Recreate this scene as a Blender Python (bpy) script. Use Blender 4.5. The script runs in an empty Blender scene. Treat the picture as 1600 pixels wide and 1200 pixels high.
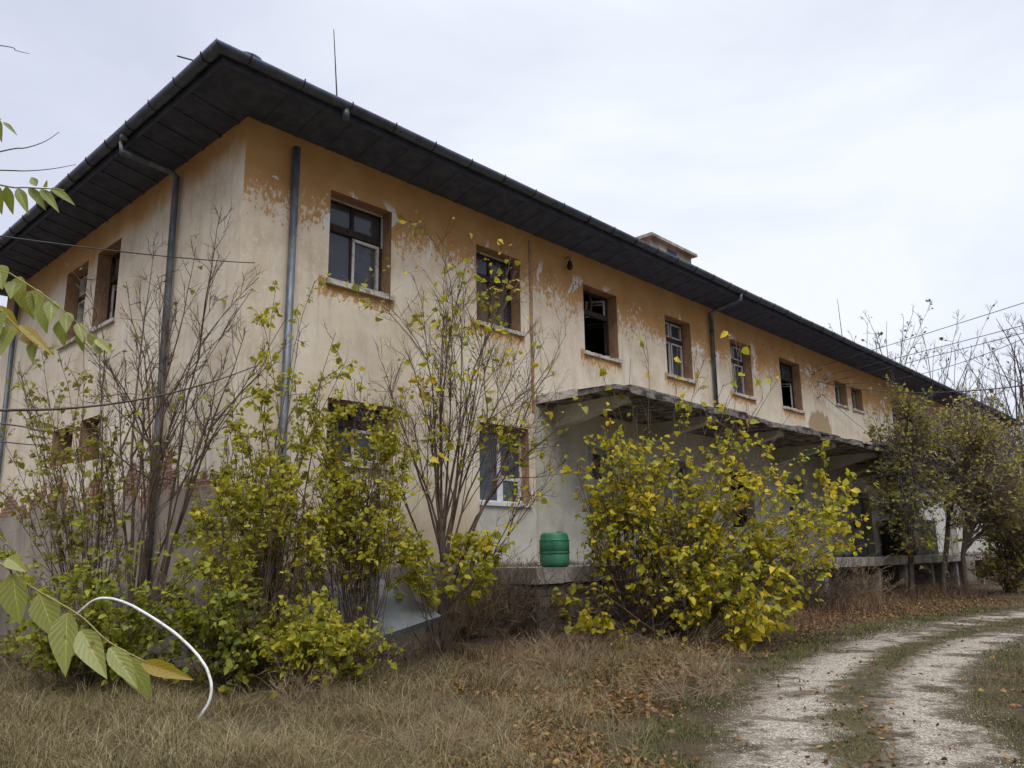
import bpy, math, random
import numpy as np
from mathutils import Vector, Matrix, noise as mnoise
R_ = random.Random(7)
NR = np.random.default_rng(11)
SC = bpy.context.scene
COL = SC.collection

# ------------------------------------------------------------------ camera
FPX, PITCH, ROLL, AZ = 1251.0, .2110, -.0152, .7508
EYE = Vector((0, 0, 1.6))
def ray(u, v):
    du, dv = u-800, v-600
    c, s = math.cos(-ROLL), math.sin(-ROLL)
    x, y = (du*c-dv*s)/FPX, -(du*s+dv*c)/FPX
    c, s = math.cos(PITCH), math.sin(PITCH)
    return Vector((x, c-y*s, s+y*c))
def at(u, v, Y):
    r = ray(u, v)
    return EYE + r*(Y/r.y)
def gat(u, v, z=0.0):
    r = ray(u, v)
    return EYE + r*((z-EYE.z)/r.z)
cam = bpy.data.cameras.new('camera'); cam.sensor_width = 36; cam.lens = 36*FPX/1600
cam.clip_start = .05; cam.clip_end = 3000
co = bpy.data.objects.new('camera', cam); COL.objects.link(co); SC.camera = co
Rv, U0, F0 = Vector((1, 0, 0)), Vector((0, -math.sin(PITCH), math.cos(PITCH))), Vector((0, math.cos(PITCH), math.sin(PITCH)))
rt = Rv*math.cos(ROLL)+U0*math.sin(ROLL); upv = -Rv*math.sin(ROLL)+U0*math.cos(ROLL)
M = Matrix((rt, upv, -F0)).transposed().to_4x4(); M.translation = EYE; co.matrix_world = M

# ------------------------------------------------------------------ helpers
def tag(o, label=None, cat=None, group=None, kind=None):
    if label: o['label'] = label
    if cat: o['category'] = cat
    if group: o['group'] = group
    if kind: o['kind'] = kind
    return o
def empty(name, loc=(0, 0, 0), rz=0.0):
    o = bpy.data.objects.new(name, None); COL.objects.link(o)
    o.location = loc; o.rotation_euler = (0, 0, rz); o.empty_display_size = .2
    return o
class MB:
    def __init__(s): s.v = []; s.f = []; s.m = []; s.uv = None
    def quad(s, a, b, c, d, m=0):
        n = len(s.v); s.v += [tuple(a), tuple(b), tuple(c), tuple(d)]; s.f.append((n, n+1, n+2, n+3)); s.m.append(m)
    def poly(s, pts, m=0):
        n = len(s.v); s.v += [tuple(p) for p in pts]; s.f.append(tuple(range(n, n+len(pts)))); s.m.append(m)
    def hexa(s, p, m=0):   # 8 points: bottom 4 (ccw), top 4
        n = len(s.v); s.v += [tuple(q) for q in p]
        for f in ((3, 2, 1, 0), (4, 5, 6, 7), (0, 1, 5, 4), (1, 2, 6, 5), (2, 3, 7, 6), (3, 0, 4, 7)):
            s.f.append(tuple(n+i for i in f)); s.m.append(m)
    def box(s, a0, a1, d0, d1, z0, z1, mp=None, m=0):
        mp = mp or (lambda a, d, z: (a, d, z))
        s.hexa([mp(a0, d0, z0), mp(a1, d0, z0), mp(a1, d1, z0), mp(a0, d1, z0),
                mp(a0, d0, z1), mp(a1, d0, z1), mp(a1, d1, z1), mp(a0, d1, z1)], m)
    def tube(s, pts, rad, n=6, cap=True, m=0):
        pts = [Vector(p) for p in pts]; k = len(pts)
        if not hasattr(rad, '__len__'): rad = [rad]*k
        base = len(s.v)
        t = (pts[1]-pts[0]).normalized()
        u = t.orthogonal().normalized()
        for i in range(k):
            t = (pts[min(i+1, k-1)]-pts[max(i-1, 0)])
            if t.length < 1e-9: t = Vector((0, 0, 1))
            t.normalize(); u = (u-t*u.dot(t))
            if u.length < 1e-6: u = t.orthogonal()
            u.normalize(); w = t.cross(u)
            for j in range(n):
                a = 2*math.pi*j/n
                q = pts[i]+(u*math.cos(a)+w*math.sin(a))*rad[i]
                s.v.append((q.x, q.y, q.z))
        for i in range(k-1):
            for j in range(n):
                a, b = base+i*n+j, base+i*n+(j+1) % n
                s.f.append((a, b, b+n, a+n)); s.m.append(m)
        if cap:
            s.f.append(tuple(base+j for j in reversed(range(n)))); s.m.append(m)
            s.f.append(tuple(base+(k-1)*n+j for j in range(n))); s.m.append(m)
    def lathe(s, prof, c, n=28, m=0):
        base = len(s.v)
        for r, z in prof:
            for j in range(n):
                a = 2*math.pi*j/n; s.v.append((c[0]+r*math.cos(a), c[1]+r*math.sin(a), c[2]+z))
        for i in range(len(prof)-1):
            for j in range(n):
                a, b = base+i*n+j, base+i*n+(j+1) % n
                s.f.append((a, b, b+n, a+n)); s.m.append(m)
    def build(s, name, mats, parent=None, smooth=False):
        me = bpy.data.meshes.new(name); me.from_pydata(s.v, [], s.f)
        for m in (mats if isinstance(mats, (list, tuple)) else [mats]): me.materials.append(m)
        if any(s.m): me.polygons.foreach_set('material_index', s.m)
        if smooth: me.polygons.foreach_set('use_smooth', [True]*len(s.f))
        if s.uv is not None:
            l = me.uv_layers.new(name='UVMap'); l.data.foreach_set('uv', s.uv)
        me.update()
        o = bpy.data.objects.new(name, me); COL.objects.link(o); o.parent = parent
        return o
def raw_mesh(name, V, F, mat, parent=None):
    """V (n,3) array, F (k,4) or (k,3) array of one polygon size"""
    me = bpy.data.meshes.new(name); V = np.asarray(V, np.float32); F = np.asarray(F, np.int32)
    k, q = F.shape
    me.vertices.add(len(V)); me.vertices.foreach_set('co', V.ravel())
    me.loops.add(k*q); me.loops.foreach_set('vertex_index', F.ravel())
    me.polygons.add(k); me.polygons.foreach_set('loop_start', np.arange(0, k*q, q, dtype=np.int32))
    me.polygons.foreach_set('loop_total', np.full(k, q, np.int32))
    me.update(calc_edges=True); me.validate()
    for m in (mat if isinstance(mat, (list, tuple)) else [mat]): me.materials.append(m)
    o = bpy.data.objects.new(name, me); COL.objects.link(o); o.parent = parent
    return o

def smooth_path(pts, k=6):
    out = []
    for i in range(len(pts)-1):
        p0, p1, p2, p3 = pts[max(i-1, 0)], pts[i], pts[i+1], pts[min(i+2, len(pts)-1)]
        for j in range(k):
            t = j/k; out.append(.5*((2*p1)+(-p0+p2)*t+(2*p0-5*p1+4*p2-p3)*t*t+(-p0+3*p1-3*p2+p3)*t*t*t))
    out.append(pts[-1]); return out

# ------------------------------------------------------------------ materials
class NT:
    def __init__(s, name):
        s.mat = bpy.data.materials.new(name); s.mat.use_nodes = True
        s.t = s.mat.node_tree; s.t.nodes.clear()
        s.out = s.t.nodes.new('ShaderNodeOutputMaterial')
    def n(s, typ, **kw):
        nd = s.t.nodes.new('ShaderNode'+typ)
        for k, v in kw.items():
            if k in nd.inputs:
                s.put(nd.inputs[k], v)
            else: setattr(nd, k, v)
        return nd
    def put(s, inp, v):
        if isinstance(v, bpy.types.NodeSocket): s.t.links.new(v, inp)
        elif isinstance(v, bpy.types.Node): s.t.links.new(v.outputs[0], inp)
        else:
            if hasattr(inp.default_value, '__len__') and len(inp.default_value) == 4 and hasattr(v, '__len__') and len(v) == 3: v = (*v, 1)
            inp.default_value = v
    def math(s, op, a, b=0.0, clamp=False):
        nd = s.t.nodes.new('ShaderNodeMath'); nd.operation = op; nd.use_clamp = clamp
        s.put(nd.inputs[0], a); s.put(nd.inputs[1], b); return nd.outputs[0]
    def mix(s, f, a, b, mode='MIX'):
        nd = s.t.nodes.new('ShaderNodeMix'); nd.data_type = 'RGBA'; nd.blend_type = mode; nd.clamp_factor = True
        s.put(nd.inputs[0], f); s.put(nd.inputs[6], a); s.put(nd.inputs[7], b); return nd.outputs[2]
    def noise(s, vec, scale=5, detail=6, rough=.6, dist=0.0):
        nd = s.n('TexNoise', Scale=scale, Detail=detail, Roughness=rough, Distortion=dist)
        s.put(nd.inputs['Vector'], vec); return nd.outputs['Fac']
    def ramp(s, f, stops, interp='LINEAR'):
        nd = s.t.nodes.new('ShaderNodeValToRGB'); cr = nd.color_ramp; cr.interpolation = interp
        while len(cr.elements) < len(stops): cr.elements.new(.5)
        for e, (p, c) in zip(cr.elements, stops):
            e.position = p; e.color = (*c, 1) if len(c) == 3 else c
        s.put(nd.inputs[0], f); return nd.outputs[0]
    def step(s, x, a, b):
        nd = s.t.nodes.new('ShaderNodeMapRange'); nd.interpolation_type = 'SMOOTHSTEP'
        s.put(nd.inputs[0], x); s.put(nd.inputs[1], a); s.put(nd.inputs[2], b); return nd.outputs[0]
    def obj(s, scale=(1, 1, 1)):
        c = s.n('TexCoord'); m = s.n('Mapping'); s.put(m.inputs['Vector'], c.outputs['Object']); m.inputs['Scale'].default_value = scale
        return m.outputs[0]
    def xyz(s):
        c = s.n('TexCoord'); x = s.n('SeparateXYZ'); s.put(x.inputs[0], c.outputs['Object']); return x.outputs
    def bsdf(s, color, rough=.8, spec=.3, metal=0.0, bump=None, bstr=.3, bdist=.02):
        b = s.n('BsdfPrincipled'); s.put(b.inputs['Base Color'], color); s.put(b.inputs['Roughness'], rough)
        b.inputs['Specular IOR Level'].default_value = spec; b.inputs['Metallic'].default_value = metal
        if bump is not None:
            bn = s.n('Bump', Strength=bstr, Distance=bdist); s.put(bn.inputs['Height'], bump); s.put(b.inputs['Normal'], bn.outputs[0])
        s.t.links.new(b.outputs[0], s.out.inputs[0]); return s.mat

def simple(name, c1, c2, scale=4, rough=.8, spec=.3, metal=0.0, stretch=(1, 1, 1), bstr=.25, detail=8, lo=.35, hi=.65):
    m = NT(name); v = m.obj(stretch); n = m.noise(v, scale, detail, .65)
    n2 = m.noise(v, scale*7, 4, .7)
    f = m.step(m.math('ADD', m.math('MULTIPLY', n, .75), m.math('MULTIPLY', n2, .25)), lo, hi)
    return m.bsdf(m.mix(f, c1, c2), rough, spec, metal, n2, bstr)

def wall_material(name, side):
    m = NT(name); x = m.xyz(); a = x[1] if side else x[0]; z = x[2]
    v = m.obj(); vs = m.obj((1, 1, .45))
    big = m.noise(v, .45, 3, .5); mid = m.noise(vs, 2.2, 6, .65); fine = m.noise(m.obj((1, 1, .6)), 12, 9, .76)
    # cream paint, blotchy and streaked
    streak = m.noise(m.obj((1, 1, .12)), 4.5, 5, .6)
    cream = m.ramp(m.noise(v, 1.1, 8, .62), [(.32, (.62, .505, .36)), (.5, (.76, .655, .50)), (.68, (.85, .775, .64))])
    cream = m.mix(m.math('MULTIPLY', m.step(streak, .48, .70), .42), cream, (.50, .40, .30))
    cream = m.mix(m.math('MULTIPLY', m.step(fine, .53, .60), .6), cream, (.83, .79, .71))
    cream = m.mix(m.math('MULTIPLY', m.step(m.noise(v, 26, 3, .6), .64, .72), .35), cream, (.36, .27, .19))
    # lower storey turns yellower, plinth grey
    low = m.step(z, 2.9, 1.9)
    cream = m.mix(m.math('MULTIPLY', low, .6), cream, (.55, .42, .24))
    # ochre upper band, flaking at its lower edge
    if side:
        edge = m.math('ADD', 8.22, m.math('MULTIPLY', m.step(a, 1.4, 7.5), -.42))
        h = m.math('ADD', z, m.math('ADD', m.math('MULTIPLY', m.math('SUBTRACT', big, .5), .8), m.math('MULTIPLY', m.math('SUBTRACT', mid, .5), .7)))
        d = m.math('SUBTRACT', h, edge); ochre_f = m.step(d, -.28, .28)
    else:
        h = m.math('ADD', z, m.math('ADD', m.math('MULTIPLY', m.math('SUBTRACT', mid, .5), 1.6), m.math('MULTIPLY', m.math('SUBTRACT', fine, .5), 4.4)))
        h = m.math('ADD', h, m.math('MULTIPLY', m.math('SUBTRACT', big, .5), 1.3))
        # mass of flakes thins towards the top
        d = m.math('SUBTRACT', h, m.math('SUBTRACT', 7.38, m.math('MULTIPLY', m.step(a, 6, 16), .18))); ochre_f = m.step(d, -.06, .06)
    ochre = m.ramp(m.noise(v, 1.3, 7, .6), [(.3, (.47, .255, .095)), (.55, (.56, .32, .13)), (.75, (.61, .39, .19))])
    ochre = m.mix(m.math('MULTIPLY', m.step(streak, .54, .7), .35), ochre, (.56, .34, .18))
    col = m.mix(ochre_f, cream, ochre)
    if not side:
        # pale pinkish halo where ochre is thin, big torn plaster patches
        halo = m.math('MULTIPLY', m.step(z, 6.6, 7.4), m.math('SUBTRACT', 1.0, ochre_f))
        col = m.mix(m.math('MULTIPLY', halo, .35), col, (.72, .60, .47))
        pt = m.noise(m.obj((1, 1, .75)), 1.25, 9, .66, .6)
        band = m.math('MULTIPLY', m.step(z, 6.9, 7.3), m.step(z, 8.2, 7.95))
        pf = m.math('MULTIPLY', m.step(pt, .572, .58), band)
        col = m.mix(pf, col, (.78, .755, .70))
        # ochre left behind under the sills
        per = m.math('MODULO', m.math('ADD', a, 2.14), 3.59)
        sb = m.math('MULTIPLY', m.step(per, 1.68, 1.6), m.step(m.math('ADD', z, m.math('MULTIPLY', m.math('SUBTRACT', fine, .5), 1.6)), 6.02, 6.06))
        sb = m.math('MULTIPLY', m.math('MULTIPLY', sb, m.step(a, 21.3, 21.2)), m.step(z, 6.36, 6.3))
        col = m.mix(sb, col, ochre)
        # tan area where the top coat fell off
        dx = m.math('MULTIPLY', m.math('SUBTRACT', a, 22.3), .75); dz = m.math('MULTIPLY', m.math('SUBTRACT', z, 5.4), .75)
        dd = m.math('SQRT', m.math('ADD', m.math('MULTIPLY', dx, dx), m.math('MULTIPLY', dz, dz)))
        dd = m.math('ADD', dd, m.math('MULTIPLY', m.math('SUBTRACT', mid, .5), 1.0))
        col = m.mix(m.step(dd, .86, .82), col, (.45, .33, .20))
        # whitewashed ground floor under the canopy
        wf = m.math('MULTIPLY', m.step(a, 6.95, 7.0), m.step(z, 4.84, 4.80))
        white = m.ramp(m.noise(v, 1.6, 7, .6), [(.3, (.46, .445, .38)), (.6, (.62, .605, .54))])
        col = m.mix(wf, col, white)
        wf2 = m.math('MULTIPLY', m.math('MULTIPLY', m.step(a, 5.22, 5.25), m.step(a, 6.97, 6.94)), m.step(z, 2.66, 2.62))
        col = m.mix(wf2, col, white)
        cut = 1.5
    else:
        # bare brick and grey render low on the end wall
        bt = m.n('TexBrick', Scale=1.0); cb = m.n('CombineXYZ'); m.put(cb.inputs[0], a); m.put(cb.inputs[1], z); m.put(bt.inputs['Vector'], cb.outputs[0])
        for k, vv in (('Color1', (.30, .12, .07, 1)), ('Color2', (.22, .10, .06, 1)), ('Mortar', (.30, .26, .22, 1)), ('Brick Width', .26), ('Row Height', .085), ('Mortar Size', .012)): m.put(bt.inputs[k], vv)
        zz = m.math('ADD', z, m.math('MULTIPLY', m.math('SUBTRACT', m.noise(v, 1.1, 7, .68), .5), 3.6))
        col = m.mix(m.step(zz, 2.98, 2.92), col, bt.outputs[0])
        col = m.mix(m.step(m.math('ADD', z, m.math('MULTIPLY', m.math('SUBTRACT', m.noise(v, 1.6, 6, .6), .5), 1.6)), 2.75, 2.55), col, m.ramp(mid, [(.35, (.25, .205, .165)), (.65, (.40, .345, .285))]))
        cut = 1.2
    pl = m.step(m.math('ADD', z, m.math('MULTIPLY', m.math('SUBTRACT', mid, .5), .35)), cut, cut-.1)
    col = m.mix(pl, col, m.ramp(mid, [(.35, (.15, .125, .10)), (.65, (.25, .22, .18))]))
    hgt = m.math('ADD', m.math('MULTIPLY', fine, .6), m.math('MULTIPLY', ochre_f, .35))
    return m.bsdf(col, .92, .15, 0, hgt, .35, .03)

def leaf_material(name, stops, transl=.4, clump=.5, dark=(.05, .06, .015)):
    m = NT(name); g = m.n('NewGeometry'); r = g.outputs['Random Per Island']
    c = m.n('TexCoord'); big = m.noise(c.outputs['Object'], 1.3, 3, .6)
    f = m.math('ADD', m.math('MULTIPLY', r, 1-clump*.6), m.math('MULTIPLY', m.math('SUBTRACT', big, .35), clump*1.2), True)
    col = m.ramp(f, stops)
    sp = m.noise(c.outputs['Object'], 45, 2, .6)
    col = m.mix(m.math('MULTIPLY', m.step(sp, .55, .75), .35), col, dark)
    b = m.n('BsdfPrincipled'); m.put(b.inputs['Base Color'], col); b.inputs['Roughness'].default_value = .5; b.inputs['Specular IOR Level'].default_value = .35
    t = m.n('BsdfTranslucent'); m.put(t.inputs[0], m.mix(.35, col, (.58, .48, .03)))
    mx = m.n('MixShader'); mx.inputs[0].default_value = transl
    m.t.links.new(b.outputs[0], mx.inputs[1]); m.t.links.new(t.outputs[0], mx.inputs[2]); m.t.links.new(mx.outputs[0], m.out.inputs[0])
    return m.mat
def island_material(name, stops, rough=.8, transl=.0):
    m = NT(name); g = m.n('NewGeometry'); big = m.noise(m.obj(), .9, 4, .6)
    col = m.ramp(m.math('ADD', m.math('MULTIPLY', g.outputs['Random Per Island'], .75), m.math('MULTIPLY', m.math('SUBTRACT', big, .42), 1.1), True), stops)
    if transl:
        return leaf_material(name, stops, transl, .25)
    return m.bsdf(col, rough, .2)

MT = {}
MT['wall'] = wall_material('peeling_front_render', False)
MT['end'] = wall_material('peeling_end_render', True)
MT['reveal'] = simple('reveal_ochre', (.30, .17, .095), (.45, .29, .175), 3)
MT['wood'] = simple('dark_weathered_wood', (.022, .016, .014), (.075, .055, .045), 5, .75, .25, 0, (6, 6, 1))
MT['sash'] = simple('worn_white_paint', (.20, .17, .15), (.62, .61, .58), 9, .7, .3, 0, (1, 1, .4), .3, 8, .36, .5)
MT['sill'] = simple('worn_sill_concrete', (.34, .28, .23), (.66, .62, .56), 5, .9, .2, 0, (1, 1, 2), .5, 8, .38, .55)
MT['pvc'] = simple('white_plastic_frame', (.62, .63, .64), (.76, .77, .78), 3, .45, .4)
MT['board'] = simple('brown_hardboard', (.12, .085, .062), (.20, .15, .11), 3, .85, .2, 0, (4, 4, .5))
MT['tile'] = simple('old_roof_tile', (.12, .055, .035), (.25, .12, .075), 4, .9, .2)
MT['soffit'] = simple('tarred_soffit_boards', (.060, .070, .112), (.105, .118, .170), 4, .85, .15, 0, (1, 1, 1), .4)
MT['gutter'] = simple('zinc_grey_gutter', (.050, .066, .098), (.12, .146, .19), 2.5, .5, .5, .2, (1, 1, 1), .12)
MT['pipe'] = simple('galvanised_pipe', (.075, .09, .105), (.20, .225, .245), 6, .5, .5, .45, (1, 1, .25), .15)
MT['iron'] = simple('rusty_iron', (.025, .02, .02), (.08, .05, .035), 8, .7, .4, .4)
MT['concrete'] = simple('weathered_concrete', (.16, .14, .115), (.36, .33, .29), 3, .95, .15, 0, (1, 1, 1), .6)
MT['canopy'] = simple('mossy_canopy_edge', (.045, .038, .034), (.30, .28, .25), 3.2, .95, .1, 0, (1, 1, 1.5), .8, 9, .40, .62)
MT['white'] = simple('whitewash', (.40, .385, .32), (.58, .56, .49), 2, .95, .15)
MT['chimney'] = simple('sooty_chimney_render', (.21, .195, .18), (.52, .485, .44), 2.6, .95, .1, 0, (1, 1, .6), .7)
MT['slab'] = simple('grey_green_slab', (.15, .165, .16), (.23, .25, .245), 2, .9, .2)
MT['greydoor'] = simple('grey_plank_door', (.16, .165, .165), (.34, .34, .32), 4, .8, .2, 0, (8, 8, .6))
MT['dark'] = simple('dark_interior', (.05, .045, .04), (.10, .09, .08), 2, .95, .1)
MT['barrel'] = simple('green_barrel_plastic', (.018, .14, .075), (.075, .235, .14), 5, .55, .3, 0, (1, 1, .5), .1, 8, .3, .75)
MT['pvcpipe'] = simple('white_pipe', (.30, .28, .24), (.72, .72, .69), 9, .5, .4, 0, (1, 1, 1), .1, 8, .33, .52)
MT['cable'] = simple('black_cable', (.02, .018, .018), (.05, .045, .045), 5, .6)
MT['tarp'] = simple('dark_green_tarp', (.012, .018, .014), (.03, .038, .03), 3, .7)
MT['trunk'] = simple('grey_brown_bark', (.07, .052, .042), (.17, .135, .11), 8, .95, .1, 0, (1, 1, .3), .9)
MT['twig'] = simple('thin_brown_twig', (.075, .052, .037), (.175, .13, .10), 6, .9, .15)
MT['paletwig'] = simple('pale_dry_twig', (.17, .115, .065), (.36, .27, .175), 5, .9, .1)
MT['fartwig'] = simple('far_bare_twig', (.10, .085, .08), (.19, .165, .155), 5, .9, .1)
def stone_mat():
    m = NT('rough_block_masonry'); x = m.xyz(); cb = m.n('CombineXYZ'); m.put(cb.inputs[0], m.math('ADD', x[0], x[1])); m.put(cb.inputs[1], x[2])
    wob = m.noise(m.obj(), 2.5, 4, .6); ad = m.n('VectorMath', operation='ADD'); m.put(ad.inputs[0], cb.outputs[0])
    cw = m.n('CombineXYZ'); m.put(cw.inputs[0], m.math('MULTIPLY', wob, .34)); m.put(cw.inputs[1], m.math('MULTIPLY', wob, .22)); m.put(ad.inputs[1], cw.outputs[0])
    b = m.n('TexBrick', Scale=1.0); m.put(b.inputs['Vector'], ad.outputs[0])
    for k, v in (('Color1', (.17, .13, .10, 1)), ('Color2', (.10, .075, .058, 1)), ('Mortar', (.035, .028, .022, 1)), ('Brick Width', .46), ('Row Height', .2), ('Mortar Size', .02)): m.put(b.inputs[k], v)
    n = m.noise(m.obj(), 9, 7, .7)
    col = m.mix(m.math('MULTIPLY', n, .8), b.outputs[0], (.10, .085, .07))
    return m.bsdf(col, .95, .1, 0, m.math('SUBTRACT', m.math('MULTIPLY', n, .5), b.outputs['Fac']), .8, .03)
MT['stone'] = stone_mat()
def glass_mat():
    m = NT('dusty_window_glass'); v = m.obj(); n = m.noise(v, 2.5, 6, .6)
    d = m.n('BsdfDiffuse'); m.put(d.inputs[0], m.mix(n, (.10, .115, .145), (.19, .205, .235)))
    t = m.n('BsdfTransparent'); m.put(t.inputs[0], (.75, .78, .8))
    a = m.n('MixShader'); m.put(a.inputs[0], m.math('MULTIPLY', n, .95)); m.t.links.new(t.outputs[0], a.inputs[1]); m.t.links.new(d.outputs[0], a.inputs[2])
    g = m.n('BsdfGlossy'); g.inputs['Roughness'].default_value = .08; m.put(g.inputs[0], (.85, .88, .92))
    fr = m.n('Fresnel', IOR=1.45); b = m.n('MixShader'); m.t.links.new(fr.outputs[0], b.inputs[0])
    m.t.links.new(a.outputs[0], b.inputs[1]); m.t.links.new(g.outputs[0], b.inputs[2]); m.t.links.new(b.outputs[0], m.out.inputs[0])
    return m.mat
MT['glass'] = glass_mat()
Gd, Go, Gy = (.055, .085, .012), (.13, .15, .02), (.42, .31, .02)
MT['leaf_green'] = leaf_material('leaf_green', [(0, (.11, .155, .028)), (.35, (.22, .265, .035)), (.62, (.36, .375, .042)), (.86, (.50, .46, .04)), (1, (.66, .48, .03))], .48)
MT['leaf_olive'] = leaf_material('leaf_olive', [(0, (.15, .155, .035)), (.45, (.29, .275, .045)), (.8, (.44, .375, .05)), (1, (.62, .44, .035))], .45)
MT['leaf_yellowgreen'] = leaf_material('leaf_yellowgreen', [(0, (.18, .21, .03)), (.35, (.38, .38, .04)), (.7, (.58, .51, .04)), (1, (.74, .52, .03))], .48)
MT['leaf_yellow'] = leaf_material('leaf_yellow', [(0, (.17, .21, .03)), (.25, (.34, .36, .035)), (.48, (.56, .50, .035)), (.74, (.78, .58, .03)), (1, (.82, .48, .025))], .48, .55)
MT['leaf_far'] = leaf_material('leaf_far', [(0, (.22, .19, .07)), (.4, (.40, .345, .10)), (.75, (.54, .44, .11)), (1, (.66, .48, .07))], .62)
MT['leaf_tip'] = leaf_material('leaf_tip', [(0, (.07, .06, .05)), (1, (.16, .13, .09))], .2)
MT['litter'] = leaf_material('litter', [(0, (.085, .043, .02)), (.45, (.17, .083, .032)), (.8, (.29, .15, .04)), (1, (.50, .33, .05))], .1, .3, (.05, .03, .02))
MT['dry'] = island_material('dry_grass_blade', [(0, (.10, .072, .034)), (.3, (.13, .115, .04)), (.5, (.22, .17, .08)), (.8, (.33, .27, .14)), (1, (.44, .38, .23))])
MT['brown'] = island_material('brown_weed', [(0, (.07, .042, .024)), (.45, (.155, .092, .05)), (.85, (.28, .19, .105)), (1, (.44, .36, .24))])
MT['grass'] = island_material('green_grass_blade', [(0, (.05, .055, .02)), (.4, (.095, .105, .032)), (.7, (.15, .14, .05)), (1, (.29, .23, .11))])

# ------------------------------------------------------------------ building frame: x along the long front, y into the building, z up
C0 = Vector((-5.017*.85, 14*.85, 0)); SD = Vector((math.sin(AZ), math.cos(AZ), 0)); TD = Vector((-math.cos(AZ), math.sin(AZ), 0))
def P(s, t, z=0.0): return C0+SD*s+TD*t+Vector((0, 0, z))
LEN, WID, WT = 50.2, 12.7, 8.64
bld = empty('abandoned_building', C0, math.atan2(SD.y, SD.x))
tag(bld, 'long two-storey derelict building with peeling cream and ochre walls and dark wide eaves', 'building')
ZS, ZH, RD = 6.30, 7.97, .28
front = [(1.64, 3.0, ZS, ZH, 'glass'), (5.22, 6.56, ZS, ZH, 'boarded'), (8.80, 10.16, ZS, ZH, 'open'), (12.38, 13.70, ZS, ZH, 'white'),
         (16.0, 17.32, ZS, ZH, 'white'), (19.36, 20.95, ZS, ZH, 'ajar'), (24.0, 25.16, 6.98, 7.87, 'small'), (25.62, 26.76, 6.98, 7.87, 'small'),
         (30.2, 31.5, ZS, ZH, 'white'), (33.8, 35.1, ZS, ZH, 'open'), (37.4, 38.7, ZS, ZH, 'white'), (41.0, 42.3, ZS, ZH, 'white'), (44.6, 45.9, ZS, ZH, 'open'),
         (1.72, 3.12, 3.18, 4.24, 'lowglass'), (5.28, 6.74, 2.64, 4.22, 'pvc'), (8.78, 9.72, 1.40, 4.02, 'door'),
         (11.9, 13.3, 2.3, 4.0, 'pvc'), (15.4, 16.8, 2.3, 4.0, 'dark'), (19.2, 20.4, 1.40, 3.9, 'door'), (24.05, 26.4, 1.40, 3.75, 'planks'),
         (30.0, 32.2, 1.40, 3.7, 'dark'), (36.0, 37.6, 1.40, 3.7, 'planks')]
side = [(4.97, 6.2, 6.34, 8.05, 'ajar'), (6.74, 8.04, 6.34, 8.05, 'whitehalf'), (5.15, 6.25, 3.55, 4.43, 'hole'), (6.65, 7.9, 3.6, 4.4, 'hole')]
mF = lambda a, d, z: (a, d, z)
mS = lambda a, d, z: (d, a, z)
def wall_with_openings(L, H, ops, mp, mat, name):
    w = MB(); xs = sorted({0, L} | {o[0] for o in ops} | {o[1] for o in ops}); zs = sorted({-.6, H} | {o[2] for o in ops} | {o[3] for o in ops})
    for i in range(len(xs)-1):
        for j in range(len(zs)-1):
            cx, cz = (xs[i]+xs[i+1])/2, (zs[j]+zs[j+1])/2
            if any(o[0] < cx < o[1] and o[2] < cz < o[3] for o in ops): continue
            w.quad(mp(xs[i], 0, zs[j]), mp(xs[i+1], 0, zs[j]), mp(xs[i+1], 0, zs[j+1]), mp(xs[i], 0, zs[j+1]))
    for o in ops:
        a0, a1, z0, z1 = o[:4]; D = .42
        for p, q in (((a0, z0), (a1, z0)), ((a1, z0), (a1, z1)), ((a1, z1), (a0, z1)), ((a0, z1), (a0, z0))):
            w.quad(mp(p[0], 0, p[1]), mp(q[0], 0, q[1]), mp(q[0], D, q[1]), mp(p[0], D, p[1]), 2 if (a0 > 7 and z1 < 5 and mp is mF) else 1)
    return w.build(name, [mat, MT['reveal'], MT['white']], bld)
wall_with_openings(LEN, WT+.3, front, mF, MT['wall'], 'front_wall')
wall_with_openings(WID, WT+.3, side, mS, MT['end'], 'end_wall')
w = MB()
w.quad((LEN, 0, -.6), (LEN, WID, -.6), (LEN, WID, WT+.3), (LEN, 0, WT+.3)); w.quad((0, WID, -.6), (LEN, WID, -.6), (LEN, WID, WT+.3), (0, WID, WT+.3))
w.build('rear_wall', MT['end'], bld)
w = MB()
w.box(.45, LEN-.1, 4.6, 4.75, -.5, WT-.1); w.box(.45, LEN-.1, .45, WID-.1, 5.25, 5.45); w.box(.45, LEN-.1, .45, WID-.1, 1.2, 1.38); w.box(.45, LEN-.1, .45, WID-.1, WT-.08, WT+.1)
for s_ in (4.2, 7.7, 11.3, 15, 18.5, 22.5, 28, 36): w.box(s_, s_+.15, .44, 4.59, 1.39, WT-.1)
w.build('interior_wall', MT['dark'], bld)

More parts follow.
